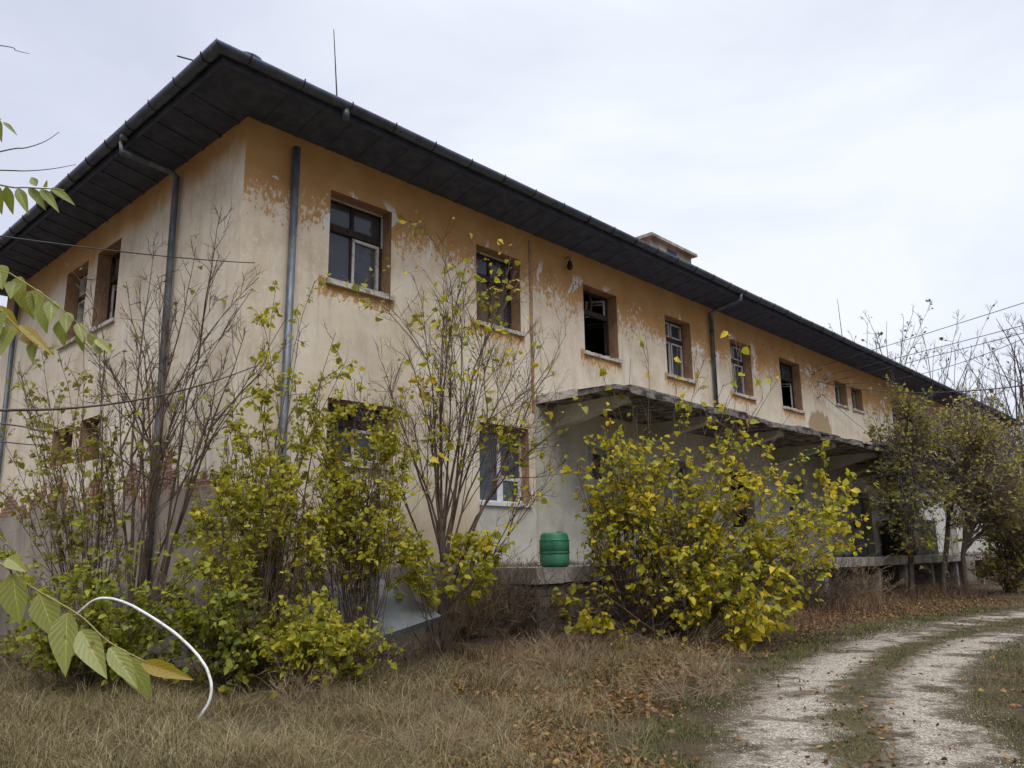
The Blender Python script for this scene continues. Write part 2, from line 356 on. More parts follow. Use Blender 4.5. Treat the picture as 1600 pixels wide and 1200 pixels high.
def window(o, mp):
    a0, a1, z0, z1, k = o; W, H = a1-a0, z1-z0; d0, d1 = RD, RD+.07
    if k in ('hole',):
        b = MB(); b.box(a0+.02, a0+.09, d0, d1, z0, z1, mp); b.box(a0+.09, a1, d0, d1, z1-.08, z1, mp)
        b.box(a0+.35, a0+.41, d0+.01, d1-.01, z0, z0+.5*H, mp)
        return b.build('window', MT['wood'], bld)
    if k == 'planks':
        b = MB()
        for e in ((a0, a0+.1, z0, z1), (a1-.1, a1, z0, z1), (a0+.1, a1-.1, z1-.1, z1)): b.box(e[0], e[1], d0-.03, d1, e[2], e[3], mp)
        dr = b.build('door', MT['greydoor'], bld)
        mid = (a0+a1)/2
        for l0, l1 in ((a0+.1, mid-.01), (mid+.01, a1-.1)):
            q = MB(); n = 6; ww = (l1-l0)/n
            for i in range(n): q.box(l0+i*ww+.006, l0+(i+1)*ww-.006, d0+.0+.006*(i % 2), d1-.015, z0+.01, z1-.11, mp)
            for zz in (z0+.3, (z0+z1)/2, z1-.45): q.box(l0+.02, l1-.02, d0-.02, d0-.001, zz, zz+.12, mp)
            q.build('door_leaf', MT['greydoor'], dr)
        q = MB(); q.box(mid+.05, mid+.09, d0-.07, d0-.021, z0+1.0, z0+1.25, mp); q.build('handle', MT['iron'], dr)
        return dr
    if k == 'dark':
        b = MB()
        for e in ((a0, a0+.08, z0, z1), (a1-.08, a1, z0, z1), (a0+.08, a1-.08, z1-.08, z1), (a0+.08, a1-.08, z0+.6*H, z0+.6*H+.07)): b.box(e[0], e[1], d0, d1, e[2], e[3], mp)
        return b.build('window', MT['wood'], bld)
    if k == 'door':
        b = MB(); t = z0+.70*H
        for e in ((a0, a0+.09, z0, z1), (a1-.09, a1, z0, z1), (a0+.09, a1-.09, z1-.09, z1), (a0+.09, a1-.09, t, t+.1)): b.box(e[0], e[1], d0, d1, e[2], e[3], mp)
        dr = b.build('door', MT['sash'], bld)
        q = MB()
        for e in ((a0+.1, a0+.2, z0, t), (a1-.2, a1-.1, z0, t), (a0+.2, a1-.2, z0, z0+.75), (a0+.2, a1-.2, t-.12, t)): q.box(e[0], e[1], d0+.01, d1-.01, e[2], e[3], mp)
        q.build('door_leaf', MT['sash'], dr)
        q = MB(); q.box(a0+.09, a1-.09, d0+.03, d0+.04, t+.1, z1-.09, mp); q.box(a0+.2, a1-.2, d0+.03, d0+.04, z0+.75, t-.12, mp); q.build('pane', MT['glass'], dr)
        q = MB(); q.box(a1-.18, a1-.14, d0-.04, d0+.009, z0+1.0, z0+1.18, mp); q.build('handle', MT['iron'], dr)
        return dr
    if k == 'pvc':
        b = MB(); f = .055; mx = a0+.53*W
        for e in ((a0, a0+f, z0, z1), (a1-f, a1, z0, z1), (a0+f, a1-f, z1-f, z1), (a0+f, a1-f, z0, z0+f), (mx-.05, mx+.05, z0+f, z1-f), (mx+.05, a1-f, z0+.30*H, z0+.30*H+.08)):
            b.box(e[0], e[1], d0-.06, d1-.06, e[2], e[3], mp)
        b.box(mx+.05, mx+.1, d0-.07, d0-.02, z0+f, z0+.30*H, mp); b.box(a1-f-.05, a1-f, d0-.07, d0-.02, z0+f, z0+.30*H, mp)
        wn = b.build('window', MT['pvc'], bld)
        q = MB(); q.box(a0+f, mx-.05, d0-.04, d0-.03, z0+f, z1-f, mp); q.box(mx+.05, a1-f, d0-.04, d0-.03, z0+.30*H+.08, z1-f, mp); q.box(mx+.1, a1-f-.05, d0-.04, d0-.03, z0+f, z0+.30*H, mp)
        q.build('pane', MT['glass'], wn)
        q = MB(); q.box(a0-.02, a1+.02, -.05, d0-.06, z0-.07, z0+.001, mp); q.build('sill', MT['pvc'], wn)
        q = MB(); q.box(a0+.01, a1-.01, d0-.10, d0-.061, z1-.16, z1-.0, mp); q.build('lintel_board', MT['board'], wn)
        return wn
    small = k == 'small'; f = .06
    tz = z0+(.66*H if not small else H)
    mid = (a0+a1)/2
    b = MB()
    for e in ((a0, a0+f, z0, z1), (a1-f, a1, z0, z1), (a0+f, a1-f, z1-f, z1), (a0+f, a1-f, z0, z0+f)): b.box(e[0], e[1], d0, d1, e[2], e[3], mp)
    if not small:
        b.box(a0+f, a1-f, d0-.02, d1, tz-.055, tz+.075, mp); b.box(mid-.035, mid+.035, d0+.005, d1-.005, tz+.075, z1-f, mp)
        if k not in ('open', 'ajar'): b.box(mid-.03, mid+.03, d0+.005, d1-.005, z0+f, tz-.055, mp)
    else: b.box(mid-.03, mid+.03, d0+.005, d1-.005, z0+f, z1-f, mp)
    wn = b.build('window', MT['wood'], bld)
    def sash(l0, l1, y0, y1, t=.04, dd=-.012):
        q = MB()
        for e in ((l0, l0+t, y0, y1), (l1-t, l1, y0, y1), (l0+t, l1-t, y1-t, y1), (l0+t, l1-t, y0, y0+t)): q.box(e[0], e[1], d0+dd, d0+dd+.05, e[2], e[3], mp)
        return q.build('sash', MT['sash'], wn)
    def leaf_open(hinge, wd, ang, y0, y1, mat='sash'):    # casement swung inwards
        q = MB(); c, s_ = math.cos(ang), math.sin(ang); sg = 1 if wd > 0 else -1; wd = abs(wd)
        mq = lambda a, d, z: mp(hinge+sg*(a*c-d*s_), d0+.04+a*s_+d*c, z)
        for e in ((0, .05, y0, y1), (wd-.05, wd, y0, y1), (.05, wd-.05, y1-.05, y1), (.05, wd-.05, y0, y0+.05), (.05, wd-.05, y1-.12, y1-.10)): q.box(e[0], e[1], 0, .04, e[2], e[3], mq)
        return q.build('sash', MT[mat], wn)
    pq = MB(); px = MB(); TH = (d0+.035, d0+.043)
    def pane(l0, l1, y0, y1, bld_=pq): bld_.box(l0, l1, TH[0], TH[1], y0, y1, mp)
    if small:
        pane(a0+f, mid-.03, z0+f, z1-f); pane(mid+.03, a1-f, z0+f, z1-f); sash(mid+.03, a1-f, z0+f, z1-f, .03)
    else:
        if k != 'open': pane(a0+f, mid-.035, tz+.075, z1-f); pane(mid+.035, a1-f, tz+.075, z1-f)
        if k in ('glass', 'lowglass'):
            pane(a0+f, mid-.03, z0+f, tz-.055); pane(mid+.03, a1-f, z0+f, tz-.055)
            sash(mid+.0, a1-f-.02, z0+f+.01, tz-.08, .05)
            q = MB(); q.box(a0+.01, a1-.01, d0-.02, d0+.02, z1-.035, z1-.0, mp); q.box(a1-.04, a1-.005, d0-.02, d0+.02, z0+.6*H, z1-.035, mp); q.build('sash', MT['sash'], wn)
        elif k == 'boarded':
            pane(a0+f, mid-.03, z0+f, tz-.055, px); pane(mid+.03, a1-f-.14, z0+f, tz-.055, px); pane(a1-f-.14, a1-f, z0+f, tz-.055)
            q = MB(); q.box(a0+.01, a1-.01, d0-.02, d0+.02, z1-.04, z1, mp); q.build('sash', MT['sash'], wn)
        elif k in ('white', 'whitehalf'):
            sash(a0+f, mid-.03, tz+.08, z1-f); sash(mid+.03, a1-f, tz+.08, z1-f); sash(a0+f, mid-.03, z0+f, tz-.06); sash(mid+.03, a1-f, z0+f, tz-.06)
            pane(mid+.03, a1-f, z0+f, tz-.055)
            if k == 'white':
                q = MB()
                for i in range(5): q.box(a0+f+.02+i*.1, a0+f+.10+i*.1, d0+.08+.02*(i % 2), d0+.085+.02*(i % 2), z0+f, z1-f, mp)
                q.build('curtain', MT['sash'], wn)
            else: pane(a0+f, mid-.03, z0+f, tz-.055)
        elif k == 'open':
            leaf_open(a1-f, -.62, math.radians(66), z0+f, tz-.06, 'wood'); q = MB(); q.box(a0+.4*W, a0+.4*W+.04, d0+.35, d0+.39, z0, tz-.3, mp); q.build('broken_stile', MT['sash'], wn)
            leaf_open(a1-f, -.5, math.radians(50), tz+.08, z1-f)
        elif k == 'ajar':
            leaf_open(a1-f, -.62, math.radians(48), z0+f, tz-.06); leaf_open(a0+f, .6, math.radians(80), z0+f, tz-.06)
    if pq.v: pq.build('pane', MT['glass'], wn)
    if px.v: px.build('board', MT['board'], wn)
    # sill, slightly chipped
    q = MB(); n = 9; s0, s1 = a0-.05, a1+.06
    dr = 0 if k == 'glass' else 1
    for i in range(n):
        l0, l1 = s0+(s1-s0)*i/n, s0+(s1-s0)*(i+1)/n; e = -.075+R_.uniform(0, .03)*dr; top = z0+.012-R_.uniform(0, .025)*dr
        q.box(l0, l1, e, d0, z0-.085+R_.uniform(0, .012)*dr, top, mp)
    q.build('sill', MT['sill'], wn)
    return wn
for o in front: window(o, mF)
for o in side: window(o, mS)

# roof, soffit, gutters
OH, ZE = .93, 9.03
SL = math.tan(math.radians(20)); rw = (WID/2+OH); ZR = ZE+rw*SL
r = MB()
A, B, Cc, Dd = (-OH, -OH, ZE), (LEN+OH, -OH, ZE), (LEN+OH, WID+OH, ZE), (-OH, WID+OH, ZE)
E1, E2 = (-OH+rw, WID/2, ZR), (LEN+OH-rw, WID/2, ZR)
r.poly([A, B, E2, E1]); r.poly([B, Cc, E2]); r.poly([Cc, Dd, E1, E2]); r.poly([Dd, A, E1])
for a_, b_ in ((A, B), (B, Cc), (Cc, Dd), (Dd, A)):
    r.quad(a_, b_, (b_[0], b_[1], ZE-.05), (a_[0], a_[1], ZE-.05))
roof = r.build('roof', MT['tile'], bld)
r = MB()
for a_, b_ in ((A, E1), (B, E2), (E1, E2)):
    va, vb = Vector(a_), Vector(b_); k = int((vb-va).length/.42)
    for i in range(2, k):
        p, q = va.lerp(vb, i/k), va.lerp(vb, (i+1.12)/k); r.tube([p+Vector((0, 0, .02)), q+Vector((0, 0, .05))], [.13, .16], 10)
r.build('ridge_tile', MT['tile'], roof, True)
sf = MB()
o_ = OH-.05; ZO, ZI = 8.88, 8.70
def strip(outer, inner, z0, z1):      # sloping boards from the gutter down to the wall
    a, b = outer; c, d = inner; n = 5
    for i in range(n):
        f0, f1 = i/n, (i+1)/n-.002
        g = lambda p, q, f, dz: (p[0]+(q[0]-p[0])*f, p[1]+(q[1]-p[1])*f, z0+(z1-z0)*f+dz)
        sf.hexa([g(a, c, f0, 0), g(b, d, f0, 0), g(b, d, f1, 0), g(a, c, f1, 0), g(a, c, f0, .02), g(b, d, f0, .02), g(b, d, f1, .02), g(a, c, f1, .02)])
strip(((-o_, -o_), (LEN+o_, -o_)), ((.01, .01), (LEN-.01, .01)), ZO, ZI)
strip(((-o_, WID+o_), (-o_, -o_)), ((.01, WID-.01), (.01, .01)), ZO, ZI)
strip(((LEN+o_, -o_), (LEN+o_, WID+o_)), ((LEN-.01, .01), (LEN-.01, WID-.01)), ZO, ZI)
strip(((LEN+o_, WID+o_), (-o_, WID+o_)), ((LEN-.01, WID-.01), (.01, WID-.01)), ZO, ZI)
for (s0, s1, t0, t1) in ((-OH+.02, LEN+OH-.02, -OH+.02, -OH+.048), (-OH+.02, -OH+.048, -OH+.048, WID+OH-.02), (LEN+OH-.048, LEN+OH-.02, -OH+.048, WID+OH-.02)):
    sf.box(s0, s1, t0, t1, ZO-.07, ZE-.051)
zz = lambda d: ZI+(ZO-ZI)*d/o_
for i in range(int(LEN/.62)):
    s_ = .25+i*.62; e = o_-.03
    sf.hexa([(s_, -e, zz(e)-.012), (s_+.06, -e, zz(e)-.012), (s_+.06, -.0, ZI-.012), (s_, -.0, ZI-.012), (s_, -e, zz(e)-.001), (s_+.06, -e, zz(e)-.001), (s_+.06, 0, ZI-.001), (s_, 0, ZI-.001)])
for i in range(int(WID/.62)):
    t_ = .25+i*.62; e = o_-.03
    sf.hexa([(-e, t_, zz(e)-.025), (-e, t_+.07, zz(e)-.025), (0, t_+.07, ZI-.025), (0, t_, ZI-.025), (-e, t_, zz(e)-.001), (-e, t_+.07, zz(e)-.001), (0, t_+.07, ZI-.001), (0, t_, ZI-.001)])
sf.build('soffit', MT['soffit'], bld)
def gutter(p, q, sags=True):
    p, q = Vector(p), Vector(q); L = (q-p).length; d = (q-p)/L; nrm = Vector((d.y, -d.x, 0))
    g = MB(); K = max(2, int(L/1.5)); R0 = .108; ns = 9
    for i in range(K+1):
        c = p+d*L*i/K+Vector((0, 0, R_.uniform(-.012, .012)))
        for j in range(ns):
            a = math.pi+math.pi*j/(ns-1); o2 = c+nrm*math.cos(a)*R0+Vector((0, 0, math.sin(a)*R0)); g.v.append(tuple(o2))
        g.v.append(tuple(c+nrm*(R0-.015)+Vector((0, 0, .012))))
    m_ = ns+1
    for i in range(K):
        for j in range(ns): 
            a = i*m_+j; g.f.append((a, a+1, a+1+m_, a+m_)); g.m.append(0)
    b = g; x = .55
    while x < L-.2:
        c = p+d*x; pts = []
        for j in range(ns+1):
            a = math.pi+math.pi*j/ns; pts.append(c+nrm*math.cos(a)*(R0+.006)+Vector((0, 0, math.sin(a)*(R0+.006))))
        pts.append(pts[-1]+Vector((0, 0, .02)))
        b.tube(pts, .011, 4, True, 1); x += .92
    return g.build('gutter', [MT['gutter'], MT['iron']], bld, True)
gutter((-OH-.195, -OH-.09, ZE-.02), (LEN+OH+.09, -OH-.09, ZE-.02))
gutter((-OH-.09, WID+OH+.09, ZE-.02), (-OH-.09, -OH-.195, ZE-.02))
def downpipe(pts, rad=.058, bands=()):
    b = MB(); b.tube(pts, rad, 14)
    o2 = b.build('downpipe', MT['pipe'], bld, True)
    v0, v1 = Vector(pts[-2]), Vector(pts[-1]); k = 0
    z = v0.z-.55
    while z > v1.z+.4:
        c = (v0.x, v0.y, z)
        q = MB(); q.tube([(c[0], c[1], z-.014), (c[0], c[1], z+.014)], rad+.010, 14); q.build('pipe_bracket', MT['iron'], o2); z -= 1.42 if k % 2 else .75; k += 1
    return o2
downpipe([(.88, -.085, 8.45), (.86, -.085, 2.2), (.86, -.085, .3)], .064)
downpipe([(14.9, -OH-.09, 8.93), (14.9, -OH-.09, 8.72), (14.84, -.24, 8.58), (14.8, -.085, 8.50), (14.75, -.085, 4.94)], .058)
downpipe([(-OH-.07, 2.55, 8.83), (-OH-.07, 2.55, 8.66), (-.2, 2.40, 8.52), (-.09, 2.36, 8.43), (-.09, 2.3, 2.6), (-.09, 2.28, 1.0)], .06)
downpipe([(-.09, 11.45, 8.5), (-.09, 11.3, 3.4), (-.09, 11.3, .3)], .06)
b = MB(); b.tube([(1.2, -OH-.09, 8.93), (1.2, -OH-.09, 8.72)], .062, 12); b.build('gutter_outlet', MT['pipe'], bld, True)
b = MB(); b.tube([(-OH-.09, 2.45, 8.95), (-OH-.09, 2.45, 8.83)], .066, 12)
b.build('gutter_outlet', MT['pipe'], bld, True)
# chased strip, wall lamp, insulators
b = MB()
for i in range(16):
    z = 4.6+i*.245; b.box(6.86+R_.uniform(-.01, .01), 6.95+R_.uniform(-.012, .012), -.014-R_.uniform(0, .012), .01, z, z+.243)
b.build('cable_chase', MT['reveal'], bld)
b = MB(); b.tube([(8.15, -.005, 8.42), (8.15, -.1, 8.46), (8.15, -.14, 8.40), (8.15, -.14, 8.3)], .012, 6)
l_ = b.build('wall_lamp', MT['iron'], bld); b = MB(); b.lathe([(.02, .14), (.05, .12), (.055, .05), (.075, .03), (.07, -.02), (.045, -.08), (0, -.1)], (8.15, -.14, 8.2), 12); b.build('lamp_shade', MT['iron'], l_, True)
INS = []
for s_, z in ((22.6, 8.02), (21.9, 7.75), (23.0, 7.72), (22.1, 7.35), (22.9, 7.42), (22.2, 6.95)):
    b = MB(); b.tube([(s_, 0, z), (s_, -.12, z), (s_+.02, -.14, z+.1)], .014, 5); k = b.build('insulator', MT['iron'], bld)
    b = MB(); b.lathe([(.0, .12), (.03, .11), (.042, .06), (.03, .04), (.045, .0), (.02, -.02)], (s_+.02, -.14, z+.1), 10); b.build('insulator_cap', MT['sill'], k, True); INS.append((s_+.02, -.14, z+.16))
b = MB()
for i in range(9): b.box(17.6+i*.62, 17.66+i*.62, -.004, .06, 8.16-.0*i, 8.22)
b.build('vent_hole', MT['soffit'], bld)
# chimney
b = MB(); b.box(15.95, 18.5, 2.55, 3.15, 9.9, 11.99); ch = b.build('chimney', MT['chimney'], bld)
b = MB(); b.box(15.78, 18.7, 2.40, 3.3, 11.99, 12.09); b.box(15.85, 18.62, 2.47, 3.22, 12.09, 12.13); b.build('chimney_cap', MT['chimney'], ch)
b = MB(); b.box(16.9, 17.5, 2.535, 2.56, 11.6, 11.86); b.build('flue_opening', MT['soffit'], ch)
b = MB(); b.lathe([(.2, -.3), (.2, .0), (.3, .0), (.27, .08), (.16, .14), (0, .16)], (-.30, -.42, ZE+.26), 16); b.build('roof_vent', MT['soffit'], bld, True)
for (s_, z0, z1, ln, lb) in ((3.5, 10.1, 13.25, -.28, 'a'), (32.3, 10.1, 13.5, -.2, 'b')):
    b = MB(); b.tube([(s_, 2.5, z0), (s_+ln*.5, 2.5, (z0+z1)/2), (s_+ln, 2.5, z1)], [.022, .017, .009], 6); b.tube([(s_, 2.5, z0), (s_+ln*.12, 2.5, z0+.5)], .035, 6)
    b.build('lightning_rod', MT['iron'], bld)
b = MB(); b.tube([(-OH-.05, -.35, ZE+.02), (-OH-.4, -.28, ZE+.0)], .012, 5); b.build('roof_bracket', MT['iron'], bld)
# canopy with concrete brackets
CZ0, CZ1, CW = 4.79, 4.94, 2.15
b = MB(); n = 80; sA, sB = 7.0, 32.0
xs = [sA+(sB-sA)*i/n for i in range(n+1)]; fr = [-CW+R_.uniform(-.02, .05)+(.18*max(0, math.sin(x*1.9))**6 if x > 9 else 0) for x in xs]
zl = [CZ0+R_.uniform(-.02, .03) for x in xs]
for i in range(n):
    b.hexa([(xs[i], fr[i], zl[i]), (xs[i+1], fr[i+1], zl[i+1]), (xs[i+1], 0.002, CZ0), (xs[i], 0.002, CZ0), (xs[i], fr[i], CZ1-.03), (xs[i+1], fr[i+1], CZ1-.03), (xs[i+1], .002, CZ1+.04), (xs[i], .002, CZ1+.04)])
cn = b.build('canopy', MT['canopy'], bld)
for k in range(7):
    s_ = 7.5+k*3.6
    b = MB(); b.hexa([(s_, -.0, 4.28), (s_, -1.9, 4.66), (s_+.28, -1.9, 4.66), (s_+.28, -.0, 4.28), (s_, -.0, 4.81), (s_, -1.9, 4.81), (s_+.28, -1.9, 4.81), (s_+.28, -.0, 4.81)])
    b.build('canopy_bracket', MT['white'], cn)
b = MB(); 
for k in range(24): b.box(7.6+k*1.0, 8.55+k*1.0, -CW+R_.uniform(.02, .3), -CW+.34+R_.uniform(.2, .9), 4.935, 4.96+R_.uniform(0, .05))
b.build('roof_debris', MT['canopy'], cn)
b = MB(); b.box(6.975, 6.999, -1.15, -.004, CZ0+.005, CZ1+.02); b.build('canopy_end_face', MT['sill'], cn)
b = MB(); b.tube([(21.2, -CW+.02, 4.98), (22.4, -CW-.02, 5.0)], .06, 8); b.build('canopy_pipe', MT['pipe'], cn)
b = MB(); b.box(6.94, 7.75, -.06, -.002, 1.4, 4.72); b.build('pilaster', MT['white'], bld)
# loading dock on posts, block masonry below its near end
DT = -1.8
b = MB(); n = 40; x0, x1 = 4.9, 34.5
for i in range(n):
    l0, l1 = x0+(x1-x0)*i/n, x0+(x1-x0)*(i+1)/n; b.box(l0, l1, DT+R_.uniform(0, .025), -.003, 1.10+R_.uniform(0, .02), 1.38)
dk = b.build('loading_dock', MT['concrete'], bld)
b = MB(); b.box(4.95, 11.2, DT+.08, DT+.5, -.3, 1.098); b.box(4.95, 5.3, DT+.51, -.004, -.3, 1.098); b.build('dock_masonry', MT['stone'], dk)
for s_ in (13.8, 17.4, 21.6, 24.3, 27.2, 30.4, 34.2):
    b = MB(); b.box(s_, s_+.24, DT+.12, DT+.36, -.3, 1.098); b.build('dock_post', MT['concrete'], dk)
b = MB(); b.box(11.3, 34.4, -.9, -.75, -.3, 1.098); b.build('dock_back_wall', MT['stone'], dk)
for k in range(5):
    b = MB(); b.box(3.6-.0*k+.27*k, 4.94, DT+.35, -.3, .0+.22*k-.05, .22*k+.19); b.build('step', MT['stone'], dk)

# ------------------------------------------------------------------ small things
bar = empty('barrel', P(5.72, -1.5, 1.382)); tag(bar, 'green plastic barrel standing on the near end of the loading dock', 'barrel')
b = MB(); b.lathe([(0, .01), (.22, .0), (.262, .03), (.272, .08), (.272, .24), (.262, .252), (.262, .268), (.275, .28), (.275, .47), (.265, .485), (.255, .56), (.24, .60), (.21, .615), (.21, .60), (0, .60)], (0, 0, 0), 32); b.build('body', MT['barrel'], bar, True)
b = MB(); b.lathe([(.284, .243), (.288, .252), (.288, .268), (.284, .277)], (0, 0, 0), 32); b.lathe([(.284, .468), (.288, .475), (.284, .484)], (0, 0, 0), 32); b.build('hoop', MT['barrel'], bar, True)
b = MB(); b.lathe([(.05, .60), (.05, .64), (0, .645)], (.1, .05, 0), 14); b.build('cap', MT['barrel'], bar, True)

rv0 = lambda a: Vector((R_.gauss(0, a), R_.gauss(0, a), R_.gauss(0, a)))
sl = MB(); p = [at(452, 930, 11.9), at(592, 902, 12.9), at(690, 962, 12.55), at(560, 1006, 11.3)]
nr = (p[1]-p[0]).cross(p[3]-p[0]).normalized(); nr = nr if nr.z > 0 else -nr
sl.hexa([q-nr*.11 for q in p]+p)
so = sl.build('concrete_slab', MT['slab']); tag(so, 'flat grey concrete slab lying tilted at the foot of the building beside the bare tree', 'concrete slab')

pp = [at(118, 962, 9.25), at(150, 937, 9.15), at(185, 938, 9.0), at(230, 960, 8.9), at(280, 995, 8.8), at(315, 1032, 8.7), at(330, 1068, 8.62), at(325, 1100, 8.57), at(303, 1132, 8.52)]
hp = [q+rv0(.0011) for q in smooth_path(pp)]
b = MB(); b.tube(hp, [.0150*(1+R_.uniform(-.05, .04)) for _ in hp], 10); tag(b.build('plastic_pipe', MT['pvcpipe'], None, True), 'thin white plastic pipe bent in an arc from the bushes down to the grass', 'pipe')
b = MB(); q = [P(31.5, -.9, 1.38), P(33.6, -1.5, 1.38)]
b.box(0, 2.6, -.6, .5, 0, 1.25); b.box(.15, 2.45, -.62, -.601, .1, 1.1); b.box(-.05, 2.65, -.66, .55, 1.25, 1.33)
tk = b.build('storage_crate', MT['tarp']); tk.location = P(26.9, -.75, 1.382); tk.rotation_euler = bld.rotation_euler; tag(tk, 'big dark green storage box on the far end of the dock behind the trees', 'storage box')
b = MB(); b.tube([P(35.2, -1.9, 1.45), P(36.4, -5.0, .02)], .04, 7); b.tube([P(35.25, -1.95, -.1), P(35.25, -1.95, 1.4)], .06, 7)
tag(b.build('metal_rail', MT['sill']), 'pale metal post with a slanting bar beyond the far end of the dock', 'rail')

# ------------------------------------------------------------------ overhead wires and pole
PX = at(1722, 434, 15.5)
pole = empty('utility_pole', (PX.x, PX.y, 0)); tag(pole, 'wooden utility pole carrying the wires right of the building', 'utility pole')
b = MB(); b.tube([(0, 0, -.3), (0, 0, 7.6)], [.15, .1], 12); b.build('pole', MT['trunk'], pole, True)
for zc_ in (PX.z-.08, at(1722, 482, 15.5).z-.08):
    b = MB(); b.box(-.7, .7, -.16, -.105, zc_-.1, zc_); b.build('crossarm', MT['trunk'], pole)
def wire(p, q, sag, r, label, name='power_line'):
    p, q = Vector(p), Vector(q); b = MB(); b.tube([p.lerp(q, i/14)-Vector((0, 0, sag*4*(i/14)*(1-i/14))) for i in range(15)], r, 5)
    return tag(b.build(name, MT['cable']), label, 'wire', 'overhead wires')
I_ = [P(*i) for i in INS]
wire(I_[0], at(1722, 434, 15.5), .02, .009, 'uppermost thin wire running from the upper wall out to the right', )
wire(I_[2], at(1722, 476, 15.5), .02, .009, 'middle thin wire above its close parallel neighbour at the right')
wire(I_[4], at(1722, 488, 15.5), .02, .009, 'thin wire just under its close parallel neighbour at the right')
wire(I_[4], at(1722, 470, 15.5), .55, .008, 'loose wire that crosses the bare treetops below the parallel pair')
wire(I_[3], at(1722, 583, 15.5), .40, .014, 'thick sagging black cable crossing in front of the far eaves')
wire(I_[5], P(31.5, -.2, 5.0), .05, .009, 'short slanting wire running down the wall to the canopy roof')
wire(P(.25, -.03, 6.22), at(-260, 330, 5.0), .06, .0075, 'thin wire stretched across the end wall past its windows')

# ------------------------------------------------------------------ vegetation generator
LEAF = np.array([(0, 0, 0), (.22, .40, .10), (.62, .33, .09), (1.02, 0, -.06), (.62, -.33, .09), (.22, -.40, .10)])
LFACE = np.array([(0, 3, 2, 1), (0, 5, 4, 3)])
def leaves_mesh(name, pos, axes, size, mat, parent, width=1.0):
    n = len(pos); pos = np.asarray(pos, float); a = np.asarray(axes, float); a /= np.linalg.norm(a, axis=1)[:, None]+1e-9
    r = NR.normal(size=(n, 3)); r[:, 2] += .5
    b = np.cross(r, a); b /= np.linalg.norm(b, axis=1)[:, None]+1e-9; c = np.cross(a, b)
    size = np.asarray(size)[:, None, None]
    fold = NR.uniform(-.4, 3.2, (n, 1, 1)); wd = NR.uniform(.62, 1.18, (n, 1, 1))*width
    V = pos[:, None, :]+size*(a[:, None, :]*LEAF[None, :, 0:1]+b[:, None, :]*LEAF[None, :, 1:2]*wd+c[:, None, :]*LEAF[None, :, 2:3]*fold)
    F = LFACE[None]+6*np.arange(n)[:, None, None]
    return raw_mesh(name, V.reshape(-1, 3), F.reshape(-1, 4), mat, parent)
def rv(rng, s=1.0): return Vector((rng.gauss(0, s), rng.gauss(0, s), rng.gauss(0, s)))
def curve(p0, p1, rng, lift=.25, wob=.03, n=8):
    L = (p1-p0).length; hz = Vector((p1.x-p0.x, p1.y-p0.y, 0))
    c = p0.lerp(p1, .5)-hz*lift+Vector((0, 0, abs(p1.z-p0.z)*lift*.6)); pts = []
    off = rv(rng, wob*L)
    for i in range(n+1):
        t = i/n; q = p0*(1-t)**2+c*2*t*(1-t)+p1*t*t; q += off*math.sin(math.pi*t)+rv(rng, wob*L*.12)*(0 if i == 0 else 1); pts.append(q)
    return pts
